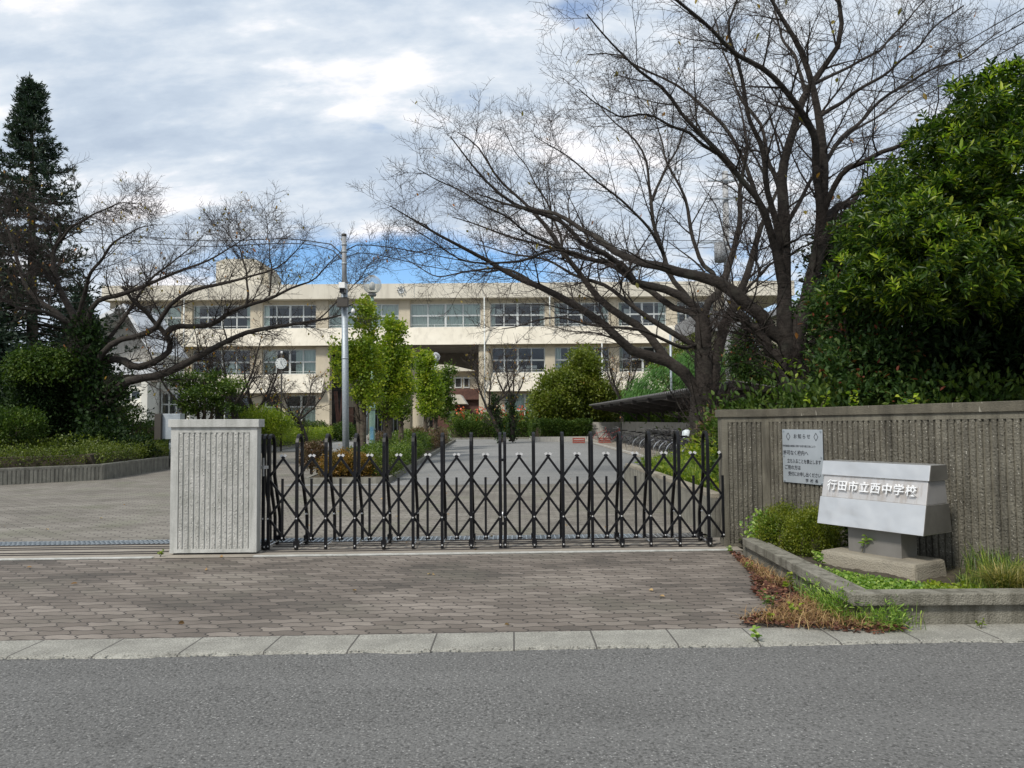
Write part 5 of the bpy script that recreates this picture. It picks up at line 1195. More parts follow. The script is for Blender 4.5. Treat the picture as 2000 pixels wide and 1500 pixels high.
# cherry farther back, beside the shelter
D = 20
T1 = [
 limb([(1378, 905), (1378, 860), (1375, 820), (1374, 775)], D, .46, .36),
 limb([(1374, 790), (1375, 740), (1374, 696), (1373, 640), (1372, 615)], D, .28, .20),
 limb([(1373, 640), (1382, 593), (1401, 571), (1417, 533, .2), (1428, 500, .3), (1433, 477, .4), (1447, 427, .6), (1450, 337, .8), (1458, 290, 1), (1450, 240, 1.2), (1440, 190, 1.5)], D, .14, .02),
 limb([(1372, 650), (1364, 605), (1345, 590), (1320, 571), (1276, 555), (1235, 546), (1220, 527, -.3), (1173, 493, -.8), (1135, 477, -1.1), (1088, 430, -1.5), (1040, 412, -1.8), (960, 360, -2.3), (880, 268, -2.8)], D, .15, .014),
 limb([(1370, 660), (1364, 618), (1317, 599, .2), (1276, 568, .5), (1240, 552, .8), (1190, 520, 1.2), (1120, 500, 1.6), (1040, 470, 2), (960, 450, 2.4), (880, 425, 2.8)], D, .12, .014),
 limb([(1368, 640), (1350, 590, .2), (1304, 533, .4), (1298, 493, .5), (1276, 430, .7), (1268, 370, .9), (1262, 315, 1), (1235, 270, 1.2), (1190, 225, 1.4), (1158, 190, 1.6)], D, .10, .012),
 limb([(1405, 570, .1), (1395, 535, .2), (1373, 518, .3), (1355, 480, .4), (1345, 430, .5), (1338, 390, .6), (1320, 342, .7), (1300, 310, .8), (1289, 270, 1), (1270, 200, 1.2)], D, .085, .012),
 limb([(1376, 800), (1389, 759), (1404, 680), (1420, 624), (1439, 587), (1458, 540), (1470, 500, .2), (1482, 455, .3), (1510, 390, .5), (1540, 320, .8)], D, .22, .025),
 limb([(1376, 830), (1368, 784), (1348, 743), (1317, 712), (1270, 696), (1232, 684), (1191, 643), (1144, 609), (1094, 580), (1050, 558), (1003, 540), (963, 515), (916, 490, -.3), (850, 455, -.8), (800, 425, -1.1), (762, 402, -1.4)], D, .22, .012),
 limb([(1305, 706), (1260, 646, .2), (1207, 609, .4), (1169, 580, .5), (1132, 543, .6), (1100, 502, .8), (1075, 449, .9), (1040, 410, 1), (980, 350, 1.2), (930, 290, 1.4), (890, 262, 1.6)], D, .15, .012),
 limb([(1365, 680), (1317, 652), (1276, 627), (1238, 596), (1182, 561, .4), (1130, 540, .7), (1060, 505, 1.1), (1000, 495, 1.4), (930, 480, 1.8)], D, .10, .014),
 limb([(1240, 548), (1213, 511, -.2), (1176, 508, -.3), (1119, 497, -.5), (1069, 493, -.7), (1025, 507, -.9), (975, 512, -1.1), (910, 505, -1.4), (850, 480, -1.7), (790, 440, -2)], D, .07, .010),
 limb([(1118, 497, -.5), (1060, 470, -.9), (1000, 430, -1.3), (930, 395, -1.7), (860, 350, -2.1), (815, 330, -2.4)], D, .05, .010),
 limb([(1360, 672), (1340, 680, -.4), (1300, 668, -.8), (1250, 640, -1.2), (1180, 640, -1.6), (1080, 622, -2), (980, 640, -2.4)], D, .06, .012),
 limb([(1298, 500, .5), (1270, 450, 0), (1225, 400, -.4), (1160, 350, -.8), (1100, 300, -1.2), (1040, 262, -1.6)], D, .055, .010),
 limb([(1270, 400, .8), (1300, 330, 1), (1330, 270, 1.2), (1360, 220, 1.4), (1370, 160, 1.6)], D, .05, .012),
 limb([(1100, 505, .8), (1090, 440, 1.4), (1050, 370, 1.8), (1020, 310, 2.1), (985, 262, 2.4)], D, .05, .010),
 limb([(1050, 558, 0), (1000, 530, .6), (930, 525, 1.1), (850, 540, 1.6), (790, 500, 2)], D, .05, .010),
]
spec1 = [dict(per=13, L=2.3, ang=(32, 66), t0=.22, upb=.16, curl=.15, wob=.03, K=9, rk=.42, rmin=.006, rmax=.026, taper=.22, sides=6, lw=.5),
         dict(per=10, L=1.0, ang=(36, 72), t0=.10, upb=.10, curl=.16, wob=.04, K=6, rk=.5, rmin=.005, rmax=.012, taper=.4, sides=4, also_limbs=dict(per=12, L=1.2, t0=.25, rk=.2)),
         dict(per=7, L=.30, ang=(38, 75), t0=.1, upb=.14, curl=.1, wob=.05, K=4, rk=.6, rmin=.0038, rmax=.0066, taper=.5, sides=3)]
bare_tree('cherry_tree', P(1378, 905, D), 'large bare cherry tree by the bicycle shelter, long limbs sweeping left over the gate', T1, spec1, 'bare cherry trees', leafy=60, leafL=.12)
# left cherry with ivy
D = 25
T3 = [
 limb([(196, 905), (188, 860), (184, 800), (178, 740), (170, 690), (160, 650)], D, .45, .30),
 limb([(184, 830), (195, 790), (213, 772), (256, 742), (299, 736), (341, 721), (400, 689), (440, 668), (480, 650), (530, 640), (587, 631), (640, 622), (700, 606)], D, .22, .02),
 limb([(180, 740), (200, 706), (235, 702), (264, 717), (290, 712), (309, 702), (330, 686), (333, 672), (325, 655), (300, 628), (288, 612), (262, 590), (240, 560)], D, .19, .05),
 limb([(322, 655), (336, 640), (375, 637), (416, 630), (450, 612), (480, 601), (533, 580, .2), (575, 560, .4), (613, 543, .6), (640, 520, .8), (670, 490, 1)], D, .12, .012),
 limb([(178, 730), (200, 690, -.3), (224, 668, -.4), (267, 656, -.5), (300, 640, -.6), (330, 600, -.8), (373, 572, -1), (420, 558, -1.2), (480, 543, -1.4), (540, 520, -1.7), (600, 470, -2)], D, .14, .012),
 limb([(165, 670), (150, 633), (123, 580), (107, 495), (117, 455), (95, 430), (70, 405), (40, 385)], D, .17, .02),
 limb([(165, 665), (187, 591, -.3), (235, 572, -.5), (288, 557, -.7), (340, 535, -1), (395, 515, -1.3), (440, 485, -1.6), (490, 460, -1.9)], D, .12, .012),
 limb([(160, 650), (120, 620, .3), (80, 590, .5), (53, 559, .7), (25, 473, 1), (0, 430, 1.3), (-60, 400, 1.6)], D, .12, .02),
 limb([(178, 700), (230, 640, .6), (262, 590, .9), (300, 540, 1.2), (340, 510, 1.5), (370, 485, 1.8), (395, 460, 2)], D, .10, .012),
 limb([(150, 630), (170, 560, -.5), (190, 515, -.9), (215, 480, -1.2), (255, 455, -1.5), (300, 440, -1.8)], D, .10, .012),
 limb([(150, 640), (90, 610, -.6), (30, 600, -1.2), (-30, 560, -1.7), (-90, 540, -2)], D, .09, .015),
 limb([(120, 570), (80, 520, -.5), (40, 480, -.9), (0, 420, -1.3), (-40, 380, -1.7)], D, .07, .012),
 limb([(480, 601, 0), (484, 560, .2), (480, 520, .3), (455, 470, .5), (430, 430, .7)], D, .05, .010),
 limb([(526, 578, .2), (530, 520, .4), (524, 470, .6), (520, 420, .8)], D, .035, .010),
 limb([(110, 480), (140, 445, -.3), (180, 420, -.6), (230, 400, -.9), (280, 395, -1.2)], D, .06, .010),
 limb([(620, 625), (660, 590, .3), (700, 545, .6), (735, 505, .9), (760, 490, 1.2)], D, .03, .008),
]
spec3 = [dict(per=15, L=1.75, ang=(32, 66), t0=.22, upb=.13, curl=.14, wob=.03, K=9, rk=.42, rmin=.007, rmax=.027, taper=.22, sides=6, lw=.5),
         dict(per=10, L=1.0, ang=(36, 72), t0=.10, upb=.10, curl=.16, wob=.04, K=6, rk=.5, rmin=.006, rmax=.013, taper=.4, sides=4, also_limbs=dict(per=10, L=1.2, t0=.25, rk=.2)),
         dict(per=8, L=.34, ang=(38, 75), t0=.1, upb=.14, curl=.1, wob=.05, K=4, rk=.6, rmin=.0042, rmax=.0072, taper=.5, sides=3)]
t3, tp3 = bare_tree('cherry_tree', P(196, 905, D), 'spreading bare cherry tree on the left with an ivy wrapped trunk and low limb', T3, spec3, 'bare cherry trees', leafy=350, leafL=.13)
def pb(u, v, D, rp, rz=None, ry=None):     # a foliage blob centred at a pixel, radius in pixels
    p_ = P(u, v, D); s = D/1500; return (p_[0], D, p_[2], rp*s, (ry if ry else rp*s), (rz if rz else rp)*s)
crown('ivy', [pb(186, 800, 24.8, 24, 60), pb(178, 720, 24.9, 24, 55), pb(168, 660, 25, 20, 40), pb(222, 764, 24.9, 20, 11), pb(200, 850, 24.7, 24, 36)], 800, 9, .16, .13, .10, 'ivy_leaf', t3, .6)
# distant small bare trees
def small_bare(u, v, D, h, label, spread, lean=0, ivy=False, forks=5, name='bare_tree', dens=1, kk=1):
    b = P(u, v, D); b[2] = .1; L = []
    fz = h*.38; top = b+np.array((lean, 0, fz)); L.append(([b, b+(top-b)*.5+np.array((.06, 0, 0)), top], .17*kk, .12*kk))
    for k in range(forks):
        a = 2*PI*k/forks+rng.uniform(-.5, .5); r_ = spread*rng.uniform(.6, 1.1); hh = (h-fz)*rng.uniform(.6, 1.05)
        e = top+np.array((math.cos(a)*r_, math.sin(a)*r_*.7, hh)); m_ = top+np.array((math.cos(a)*r_*.55, math.sin(a)*r_*.35, hh*.35))
        L.append(([top-np.array((0, 0, .2)), m_, e], .075*kk, .015))
    sp = [dict(per=9, L=spread*.75, ang=(30, 62), t0=.25, upb=.15, curl=.1, wob=.05, K=6, rk=.45, rmin=.012, rmax=.03, sides=5),
          dict(per=int(7*dens), L=spread*.32, ang=(30, 62), t0=.1, upb=.12, curl=.1, wob=.06, K=5, rk=.5, rmin=.009, rmax=.014, taper=.5, sides=3),
          dict(per=4, L=spread*.13, ang=(30, 62), t0=.1, upb=.1, curl=.1, wob=.05, K=3, rk=.6, rmin=.007, rmax=.010, taper=.6, sides=3)]
    t_, _ = bare_tree(name, b, label, L, sp, 'small bare trees in front of the school', leafy=90, leafL=.16, leaf_m='yellow_leaf')
    if ivy: crown('ivy', [(b[0]+lean*.5*z/2.2, D, z, .16, .16, .7) for z in (.8, 1.6, 2.4)], 110, 7, .12, .15, .11, 'ivy_leaf', t_, .7)
    return t_
small_bare(463, 850, 38, 6.0, 'small bare tree left of the pole clock, its dark trunk bending right', 2.3, lean=-.2, kk=1.3)
small_bare(508, 850, 40, 5.0, 'low dark bare tree just left of the clock pole', 2.2, lean=-.35, kk=1.5)
small_bare(600, 850, 46, 4.2, 'low spreading bare tree right of the clock in front of the curtained window', 2.8, lean=-.6)
small_bare(357, 850, 41, 6.2, 'thin bare tree near the white gymnasium', 2.2)
small_bare(982, 852, 48, 5.6, 'bare tree with an ivy covered leaning trunk right of the passage', 2.3, lean=-.9, ivy=True)
small_bare(1000, 852, 50, 6.8, 'taller bare tree with a straight ivy covered trunk right of the passage', 1.5, lean=0, ivy=True, forks=4)
small_bare(1178, 852, 58, 6.6, 'small bare tree between the round green tree and the light pole', 2.0, lean=.3)
small_bare(1214, 850, 54, 7.0, 'dark bare tree with lichen above the shelter roof', 1.7, lean=.1, kk=1.3)
# cedar -------------------------------------------------------------
D = 33; b = P(64, 860, D); tipz = P(62, 152, D)[2]
cd = thing('cedar_tree', (b[0], D, .3), 'tall dark pointed conifer at the left edge of the picture', 'conifer')
tp_ = np.array((P(62, 152, D)[0], D, tipz))
fromarr('trunk', *tubes(np.array([[np.array((b[0], D, 0.))*(1-q)+tp_*q for q in np.linspace(0, 1, 12)]]), np.array([np.linspace(.34, .02, 12)]), 8), 'grey_bark', cd, True)
H = tipz; Bp, Br = [], []
nb_ = 300
for k in range(nb_):
    q = (k+.5)/nb_; z = tipz-.25-(H-1.2)*q**.9; 
    if z < .8: continue
    dz_ = tipz-z; r_ = (.06+.37*dz_ if dz_ < 5 else 1.9+.27*(dz_-5))*rng.uniform(.62, 1.15); a = rng.uniform(0, 2*PI)
    s = np.linspace(0, 1, 7)[:, None]; dirv = np.array((math.cos(a), math.sin(a), 0)); f = (tipz-z)/H
    c = np.array((tp_[0]*(1-f)+b[0]*f, D, z))+dirv*r_*s; c[:, 2] += r_*(.10*s[:, 0]-.42*s[:, 0]**1.3*min(1, .5+f)+.34*s[:, 0]**3)
    Bp.append(c); Br.append(np.linspace(.03+.02*f, .008, 7))
Bp, Br = np.array(Bp), np.array(Br)
P2_, R2_ = spawn(Bp, Br, 11, .62, (40, 70), .18, -.06, .05, .03, 4, .5, .006, .012, .5, flat=.6, lw=.5)
V, F = merge([tubes(Bp, Br, 4), tubes(P2_, R2_, 3)]); fromarr('branches', V, F, 'grey_bark', cd)
def needles(Pn, per, L, W, mat, name, parent, up=.3, spread=.05):
    n = len(Pn)*per; pi = np.repeat(np.arange(len(Pn)), per); K = Pn.shape[1]; x = rng.uniform(.05, 1, n)*(K-1); i = np.clip(x.astype(int), 0, K-2); f = (x-i)[:, None]
    p0 = Pn[pi, i]*(1-f)+Pn[pi, i+1]*f; tg = norm(Pn[pi, i+1]-Pn[pi, i]); d = tg*.9+rand_dir(n)*.8; d[:, 2] += up
    V, F = quads(p0+rng.normal(size=(n, 3))*spread*.3, d, L*rng.uniform(.6, 1.3, n), W*rng.uniform(.6, 1.3, n)); return fromarr(name, V, F, mat, parent)
needles(P2_, 17, .19, .05, 'cedar_needle', 'needles', cd)
needles(Bp, 26, .18, .05, 'cedar_needle', 'needles', cd)
# a second, darker conifer behind the left edge
def cone_tree(u, D, vt, rbase, label, mat='cedar_needle', name='conifer'):
    b = P(u, 860, D); tz_ = P(u, vt, D)[2]; t_ = thing(name, (b[0], D, .3), label, 'conifer')
    fromarr('trunk', *tubes(np.array([[np.array((b[0], D, z)) for z in np.linspace(0, tz_, 10)]]), np.array([np.linspace(.25, .02, 10)]), 8), 'grey_bark', t_, True)
    bl = [(b[0], D, z, max(.15, rbase*(1-(z/tz_))**.8), max(.15, rbase*(1-(z/tz_))**.8), .9) for z in np.linspace(.8, tz_-.4, 12)]
    crown('crown', bl, 2600, 9, .2, .28, .09, mat, t_, .45, .25, up=-.1, oval=False)
    return t_
cone_tree(-60, 31, 330, 3.2, 'dark conifer cut off by the left edge of the picture', name='conifer')
cone_tree(150, 38, 560, 2.2, 'dark conifer standing low behind the left cherry trunk', name='conifer')

# generic leafy tree ------------------------------------------------
def leafy(name, u, D, vb, label, cat, blobs, n, per, L, W, mat, cs=.2, trunk_r=.12, forks=(), group=None, shell=.5, rough=.22, up=.35, droop=0.0, lk=11, bark_m='grey_bark', zb=None):
    b = P(u, vb, D); z0 = .1 if zb is None else zb; t_ = thing(name, (b[0], D, z0), label, cat, group)
    arr = []; rad = []
    for (u1, v1) in forks:
        e = P(u1, v1, D); bb = np.array((b[0], D, z0)); arr.append(resample([bb, bb*.6+e*.4+np.array((.05*(e[0]-bb[0]), .1, 0)), e], 8)); rad.append(np.linspace(trunk_r, trunk_r*.3, 8))
    if arr:
        arr = np.array(arr); rad = np.array(rad); fromarr('trunk', *tubes(arr, rad, 8), bark_m, t_, True)
        a2, r2 = spawn(arr, rad, 8, max(q[3] for q in blobs)*1.1, (25, 60), .35, .2, .1, .05, 6, .4, .008, .05); a3, r3 = spawn(a2, r2, 6, max(q[3] for q in blobs)*.5, (25, 60), .2, .15, .1, .05, 4, .5, .005, .02)
        fromarr('branches', *merge([tubes(a2, r2, 5), tubes(a3, r3, 3)]), bark_m, t_, True)
    n2 = int(n*.22); crown('crown', [(*q[:3], q[3]*.8, q[4]*.8, q[5]*.8) for q in blobs], n2, per, cs, L, W, mat, t_, .3, rough, up, droop)
    crown('leaf_clumps', lumps(blobs, lk, .40, 1.0), int(n*.85), per, cs*.75, L, W, mat, t_, .45, rough, up, droop)
    return t_
G = 'young yellow green trees along the island'
leafy('ginkgo_tree', 708, 25.5, 880, 'yellow green drive tree just right of the grey pole, its crown topmost of the row', 'tree', [pb(712, 640, 25.5, 26, 52), pb(700, 700, 25.5, 40, 50), pb(722, 720, 25.5, 34, 55), pb(670, 730, 25.5, 24, 26), pb(715, 765, 25.5, 26, 28)], 560, 13, .085, .09, 'ginkgo_leaf', .13, .11, [(706, 660), (712, 740), (690, 730)], G, .35, .25)
leafy('ginkgo_tree', 757, 30, 880, 'yellow green drive tree right of the nearer globe lamp with a pointed side crown', 'tree', [pb(768, 650, 30, 20, 34), pb(765, 700, 30, 34, 50), pb(748, 740, 30, 34, 46), pb(780, 745, 30, 26, 40), pb(765, 795, 30, 26, 28)], 620, 13, .10, .10, 'ginkgo_leaf', .13, .12, [(758, 680), (770, 650), (745, 740)], G, .35, .25)
leafy('ginkgo_tree', 783, 33, 880, 'slim greener drive tree with a small sprout on its trunk left of the round column', 'tree', [pb(785, 770, 33, 24, 40), pb(778, 725, 33, 26, 36), pb(789, 808, 33, 9, 10)], 260, 13, .10, .10, 'green_leaf', .13, .13, [(781, 780), (783, 730)], G, .35, .25)
leafy('ginkgo_tree', 831, 38, 875, 'far yellow green drive tree in front of the passage', 'tree', [pb(828, 712, 38, 17, 26), pb(838, 745, 38, 27, 30), pb(835, 785, 38, 25, 24)], 420, 12, .11, .11, 'ginkgo_leaf', .15, .12, [(832, 770), (830, 720)], G, .35, .25)
leafy('ginkgo_tree', 846, 41, 875, 'farthest and greenest drive tree, right of the passage lamp', 'tree', [pb(862, 745, 41, 20, 34), pb(860, 790, 41, 20, 26)], 300, 12, .12, .11, 'green_leaf', .15, .13, [(852, 790), (858, 740)], G, .35, .25)
# trees at the right middle distance
leafy('evergreen_tree', 1085, 55, 852, 'round broadleaf tree at the left of the pair between passage and shelter', 'tree', [pb(1078, 775, 55, 40, 38), pb(1060, 795, 55, 26, 28), pb(1100, 800, 55, 34, 28), pb(1095, 755, 55, 26, 22)], 900, 13, .20, .12, 'camphor_leaf', .33, .16, [(1080, 780), (1100, 770)], 'pair of rounded green trees', .45, .34)
leafy('evergreen_tree', 1140, 56.5, 852, 'taller broadleaf tree with rusty flecks, right of the pair before the shelter', 'tree', [pb(1145, 712, 56.5, 30, 30), pb(1140, 745, 56.5, 42, 34), pb(1165, 770, 56.5, 40, 30), pb(1130, 790, 56.5, 34, 30), pb(1195, 790, 56.5, 24, 20)], 1300, 13, .21, .12, 'camphor_leaf', .36, .16, [(1142, 740), (1165, 760), (1125, 800)], 'pair of rounded green trees', .45, .34)
# dense leaning mound of weeping conifer
D = 50; wp = thing('weeping_conifer', (P(1320, 850, D)[0], D+1, .1), 'bright green mounded conifer with drooping feathery foliage behind the bicycle shelter', 'conifer')
bl = [pb(1320, 770, D, 92, 60, 2.2), pb(1375, 750, D, 70, 52, 2.2), pb(1450, 735, D+1, 60, 60, 2.2), pb(1260, 790, D, 45, 40, 1.6), pb(1360, 715, D+1, 45, 30, 1.5)]
cp, cdv = clumps(bl, 2600, .75, .08); n = len(cp)*10; pos = np.repeat(cp, 10, 0)+rng.normal(size=(n, 3))*.16; dd = rand_dir(n)*.35+np.array((-.45, -.2, -.75))
V, F = quads(pos, dd, .34*rng.uniform(.6, 1.3, n), .05*rng.uniform(.6, 1.3, n)); fromarr('foliage', V, F, 'weeping_needle', wp)
MB().tube([(P(1320, 850, D)[0], D+1, 0), (P(1320, 850, D)[0], D+1, 3)], [.3, .2], 10).build('trunk', 'grey_bark', wp)
leafy('background_tree', 1345, 54, 860, 'yellowish green tree crown between the conifer mound and the right end of the school', 'tree', [pb(1345, 700, 54, 40, 40), pb(1300, 730, 54, 30, 30), pb(1390, 720, 54, 40, 36)], 500, 12, .22, .13, 'camphor_leaf', .35, .2, [(1345, 720)], None, .4, .3)
# hedges ------------------------------------------------------------
def hedge(label, poly, z0, z1, n, L, W, mat, cat='hedge', rnd=.05, name='hedge', group=None):
    r = thing(name, (poly[0][0], poly[0][1], z0), label, cat, group)
    hedge_mesh('foliage', poly, z0, z1, n, L, W, mat, r, rnd)
    # woody interior so one cannot look through
    m1 = MB()
    for (x0, y0_, h0), (x1, y1_, h1) in zip(poly, poly[1:]):
        d = norm(np.array((x1-x0, y1_-y0_, 0.))); nn_ = np.array((-d[1], d[0], 0)); a = np.array((x0, y0_, z0-.02)); b_ = np.array((x1, y1_, z0-.02)); hz_ = np.array((0, 0, (z1-z0)*.6))
        m1.hexa([a-nn_*h0*.55, b_-nn_*h1*.55, b_+nn_*h1*.55, a+nn_*h0*.7, a-nn_*h0*.35+hz_, b_-nn_*h1*.35+hz_, b_+nn_*h1*.35+hz_, a+nn_*h0*.35+hz_])
    m1.build('inner_twigs', 'soil', r)
    return r
hedge('clipped dark green hedge across the far end of the drive', [(-4.6, 60.8, .8), (1.3, 60.8, .8)], .1, 1.45, 9000, .13, .08, 'hedge_leaf')
hedge('clipped dark green hedge on the fluted kerb in front of the round trees', [(1.9, 52.7, .6), (5.4, 52.8, .6)], .25, 1.45, 8000, .12, .08, 'hedge_leaf')
hedge('short hedge end joining the far hedge to the nearer one', [(2.0, 60, .7), (1.9, 53.3, .6)], .2, 1.45, 5000, .13, .08, 'hedge_leaf')
hedge('loose bright green planting of leafy perennials behind the far hedge', [(-5.0, 62.5, 1.0), (8, 62.5, 1.0)], .1, 2.0, 8000, .26, .11, 'green_leaf', 'flower bed', .2, 'flower_bed')
hedge('tall green planting behind the round trees by the shelter', [(3, 58.5, 1.2), (9.5, 58.5, 1.2)], .1, 1.95, 6000, .26, .12, 'green_leaf', 'flower bed', .2, 'flower_bed')
n = 260; x = rng.uniform(-5.2, 3, n); pos = np.stack([x, 61.6+rng.normal(size=n)*.3, 2.15+rng.normal(size=n)*.28], 1); pos = pos[np.abs(np.sin(x*1.9)) > .75]; V, F = quads(pos, rand_dir(len(pos)), .2, .17)
tag(fromarr('canna_flowers', V, F, 'red_flower'), 'orange red flowers rising above the far hedge', 'flowers', kind='stuff')
# island planting
Gi = 'shrubs of the island bed'
hedge('long light green shrub hedge filling the near part of the island', [(-3.75, 19.9, .65), (-3.9, 24, .7), (-4.3, 30, .8)], .1, .74, 14000, .07, .042, 'green_leaf')
hedge('green hedge in the far part of the island', [(-4.5, 31, .9), (-5.2, 44, 1.1), (-5.4, 53, 1.2)], .1, .95, 9000, .10, .06, 'green_leaf')
hedge('rusty brown clipped shrubs at the far right corner of the island', [(-4.1, 36, .42), (-4.35, 46, .5)], .1, .98, 6000, .08, .05, 'brown_leaf')
def shrub(label, blobs, n, per, L, W, mat, cs=.09, name='shrub', cat='shrub', legs=3, zb=.1, group=None, shell=.6, rough=.15, core=True, up=.35):
    b = blobs[0]; r = thing(name, (b[0], b[1], zb), label, cat, group)
    crown('foliage', blobs, n, per, cs, L, W, mat, r, shell, rough, up)
    m1 = MB()
    for k in range(legs):
        a = 2*PI*k/legs+.4; m1.tube([(b[0]+.10*math.cos(a), b[1]+.10*math.sin(a), zb-.03), (b[0]+.3*b[3]*math.cos(a), b[1]+.3*b[4]*math.sin(a), b[2])], [.03, .018], 6)
    m1.build('stems', 'grey_bark', r); return r
shrub('round rusty brown azalea at the left corner of the island', [pb(612, 890, 20.4, 26, 24, .35)], 330, 16, .05, .028, 'brown_leaf', .05, zb=.13, shell=.75)
shrub('low orange and green azalea in front of the grey pole', [pb(672, 906, 19.3, 34, 24, .38), pb(702, 910, 19.3, 26, 20, .34), pb(645, 912, 19.3, 20, 18, .3)], 620, 15, .05, .028, 'rust_leaf', .06, zb=.13, shell=.7)
shrub('dark bare twigged azalea right of the orange one', [pb(752, 908, 19.4, 32, 24, .36)], 170, 13, .05, .028, 'azalea_leaf', .06, zb=.13, legs=6)
shrub('small rusty azalea between the drive trees', [pb(740, 857, 34, 20, 9, .5)], 160, 14, .06, .035, 'brown_leaf', .07, zb=.13)
shrub('small reddish azalea beneath the far drive trees', [pb(822, 846, 40, 20, 9, .5)], 160, 14, .07, .04, 'brown_leaf', .08, zb=.13)
# left bed beyond the drive
hedge('clipped lime green hedge on the low kerb beyond the drive', [(-14.4, 36.5, .55), (-12.7, 40.5, .6), (-13.6, 52, .8), (-14.2, 60, .9)], .2, 1.05, 16000, .10, .06, 'lime_leaf')
hedge('darker green hedge running in front of the school windows', [(-23, 47, .8), (-15.5, 47, .8), (-14.6, 58, .9)], .3, 1.45, 13000, .12, .08, 'hedge_leaf')
shrub('loose lime green bush behind the pillar top', [pb(512, 822, 37.5, 34, 22, .8), pb(540, 830, 37.5, 30, 18, .7)], 460, 14, .13, .04, 'lime_leaf', .16, zb=.36)
shrub('second lime green bush farther left behind the pillar', [pb(478, 826, 39, 30, 20, .8)], 260, 14, .13, .05, 'lime_leaf', .16, zb=.36)
shrub('round dark green bush at the right end of the school hedge', [pb(672, 845, 57, 22, 16, .9)], 300, 12, .12, .08, 'hedge_leaf', .14, zb=.2)
# left bed, near
hedge('long clipped azalea hedge on top of the low fluted wall at the left', [(-17.3, 15.4, .5), (-11.45, 20.55, .5), (-11.75, 25, .5), (-12.6, 33, .5)], .38, .88, 26000, .055, .03, 'azalea_leaf')
hedge('second row of dark mixed azaleas behind the left hedge', [(-18.8, 17.4, .8), (-13.0, 22, .8), (-13.2, 28, .8)], .36, 1.0, 12000, .08, .05, 'azalea_leaf', rnd=.10)
shrub('round glossy camellia bush at the left edge on thin stems', [pb(30, 833, 21.5, 52, 33, .75), pb(-25, 835, 21.5, 40, 33, .6)], 800, 12, .075, .045, 'hedge_leaf', .07, legs=5, zb=.4, shell=.6)
bm_ = shrub('big rounded bush overgrown with vines beside the left cherry trunk', [pb(95, 745, 25.2, 66, 62, 1.1), pb(90, 800, 25.3, 76, 60, 1.2), pb(60, 830, 25.4, 50, 45, .9), pb(130, 840, 25.4, 44, 40, .8)], 2200, 12, .10, .06, 'dark_leaf', .12, zb=.4, shell=.6)
crown('vine', [pb(92, 735, 24.5, 66, 52, 1.05)], 650, 11, .14, .11, .065, 'hedge_leaf', bm_, .85, .1, -.1, .3, zmin=P(95, 745, 24.8)[2])
shrub('dark tangled undergrowth at the foot of the left cherry', [pb(205, 865, 24.2, 46, 26, .6), pb(260, 880, 24, 40, 18, .6), pb(150, 880, 24, 40, 22, .6)], 700, 11, .10, .06, 'dark_leaf', .12, zb=.36)
shrub('thin leggy shrub with small leaves in front of the gymnasium wall', [pb(262, 822, 27, 40, 30, .6), pb(295, 845, 27, 26, 26, .5)], 190, 9, .07, .04, 'hedge_leaf', .09, legs=7, zb=.36, shell=.3)
shrub('small clipped box shrub at the corner of the gymnasium', [pb(196, 832, 29, 16, 16, .4)], 160, 12, .07, .04, 'azalea_leaf', .06, zb=.36)
hedge('thin dark hedge along the gymnasium wall', [(-24.5, 46, .4), (-21.5, 46, .4)], .9, 1.6, 2500, .10, .06, 'dark_leaf')
leafy('maple_tree', 395, 36, 850, 'dark green layered maple between the gymnasium and the pillar', 'tree', [pb(350, 748, 36, 28, 12), pb(390, 742, 36, 36, 14), pb(400, 772, 36, 60, 14), pb(440, 758, 36, 34, 12), pb(375, 795, 36, 46, 13), pb(440, 795, 36, 36, 12)], 520, 11, .12, .07, 'hedge_leaf', .13, .12, [(380, 760), (420, 770), (400, 745)], None, .3, .3)
crown('sunlit_leaves', [pb(365, 738, 36, 30, 9), pb(455, 750, 36, 24, 9), pb(400, 765, 36, 55, 8)], 150, 10, .14, .12, .07, 'green_leaf', bpy.data.objects[[o.name for o in C.objects if o.name.startswith('maple_tree')][0]], .4)  # sunlight on the layer tops painted by a lighter leaf colour
# ================================================================== RIGHT EVERGREEN
D = 9.6
ev = thing('evergreen_oak', (P(1935, 800, 10.8)[0], 10.8, .4), 'big glossy evergreen tree with long pointed leaves filling the right edge above the wall', 'tree')
bl = [pb(1935, 255, D, 120, 95, .9), pb(1830, 330, D, 95, 80, .9), pb(1770, 440, D, 105, 85, .9), pb(1740, 545, D-.2, 85, 70, .8), pb(1880, 440, D-.6, 125, 100, 1.0), pb(1985, 380, D-.9, 110, 120, 1.0), pb(1960, 520, D-1.1, 110, 80, .9), pb(1850, 560, D-.7, 95, 65, .8), pb(2060, 300, D-.5, 130, 160, 1.2), pb(2080, 520, D-.8, 130, 110, 1.1), pb(2120, 180, D, 140, 120, 1.1), pb(1990, 190, D, 70, 60, .6)]
inner = [(x, y+.7, z, rx, ry*.8, rz) for x, y, z, rx, ry, rz in bl]
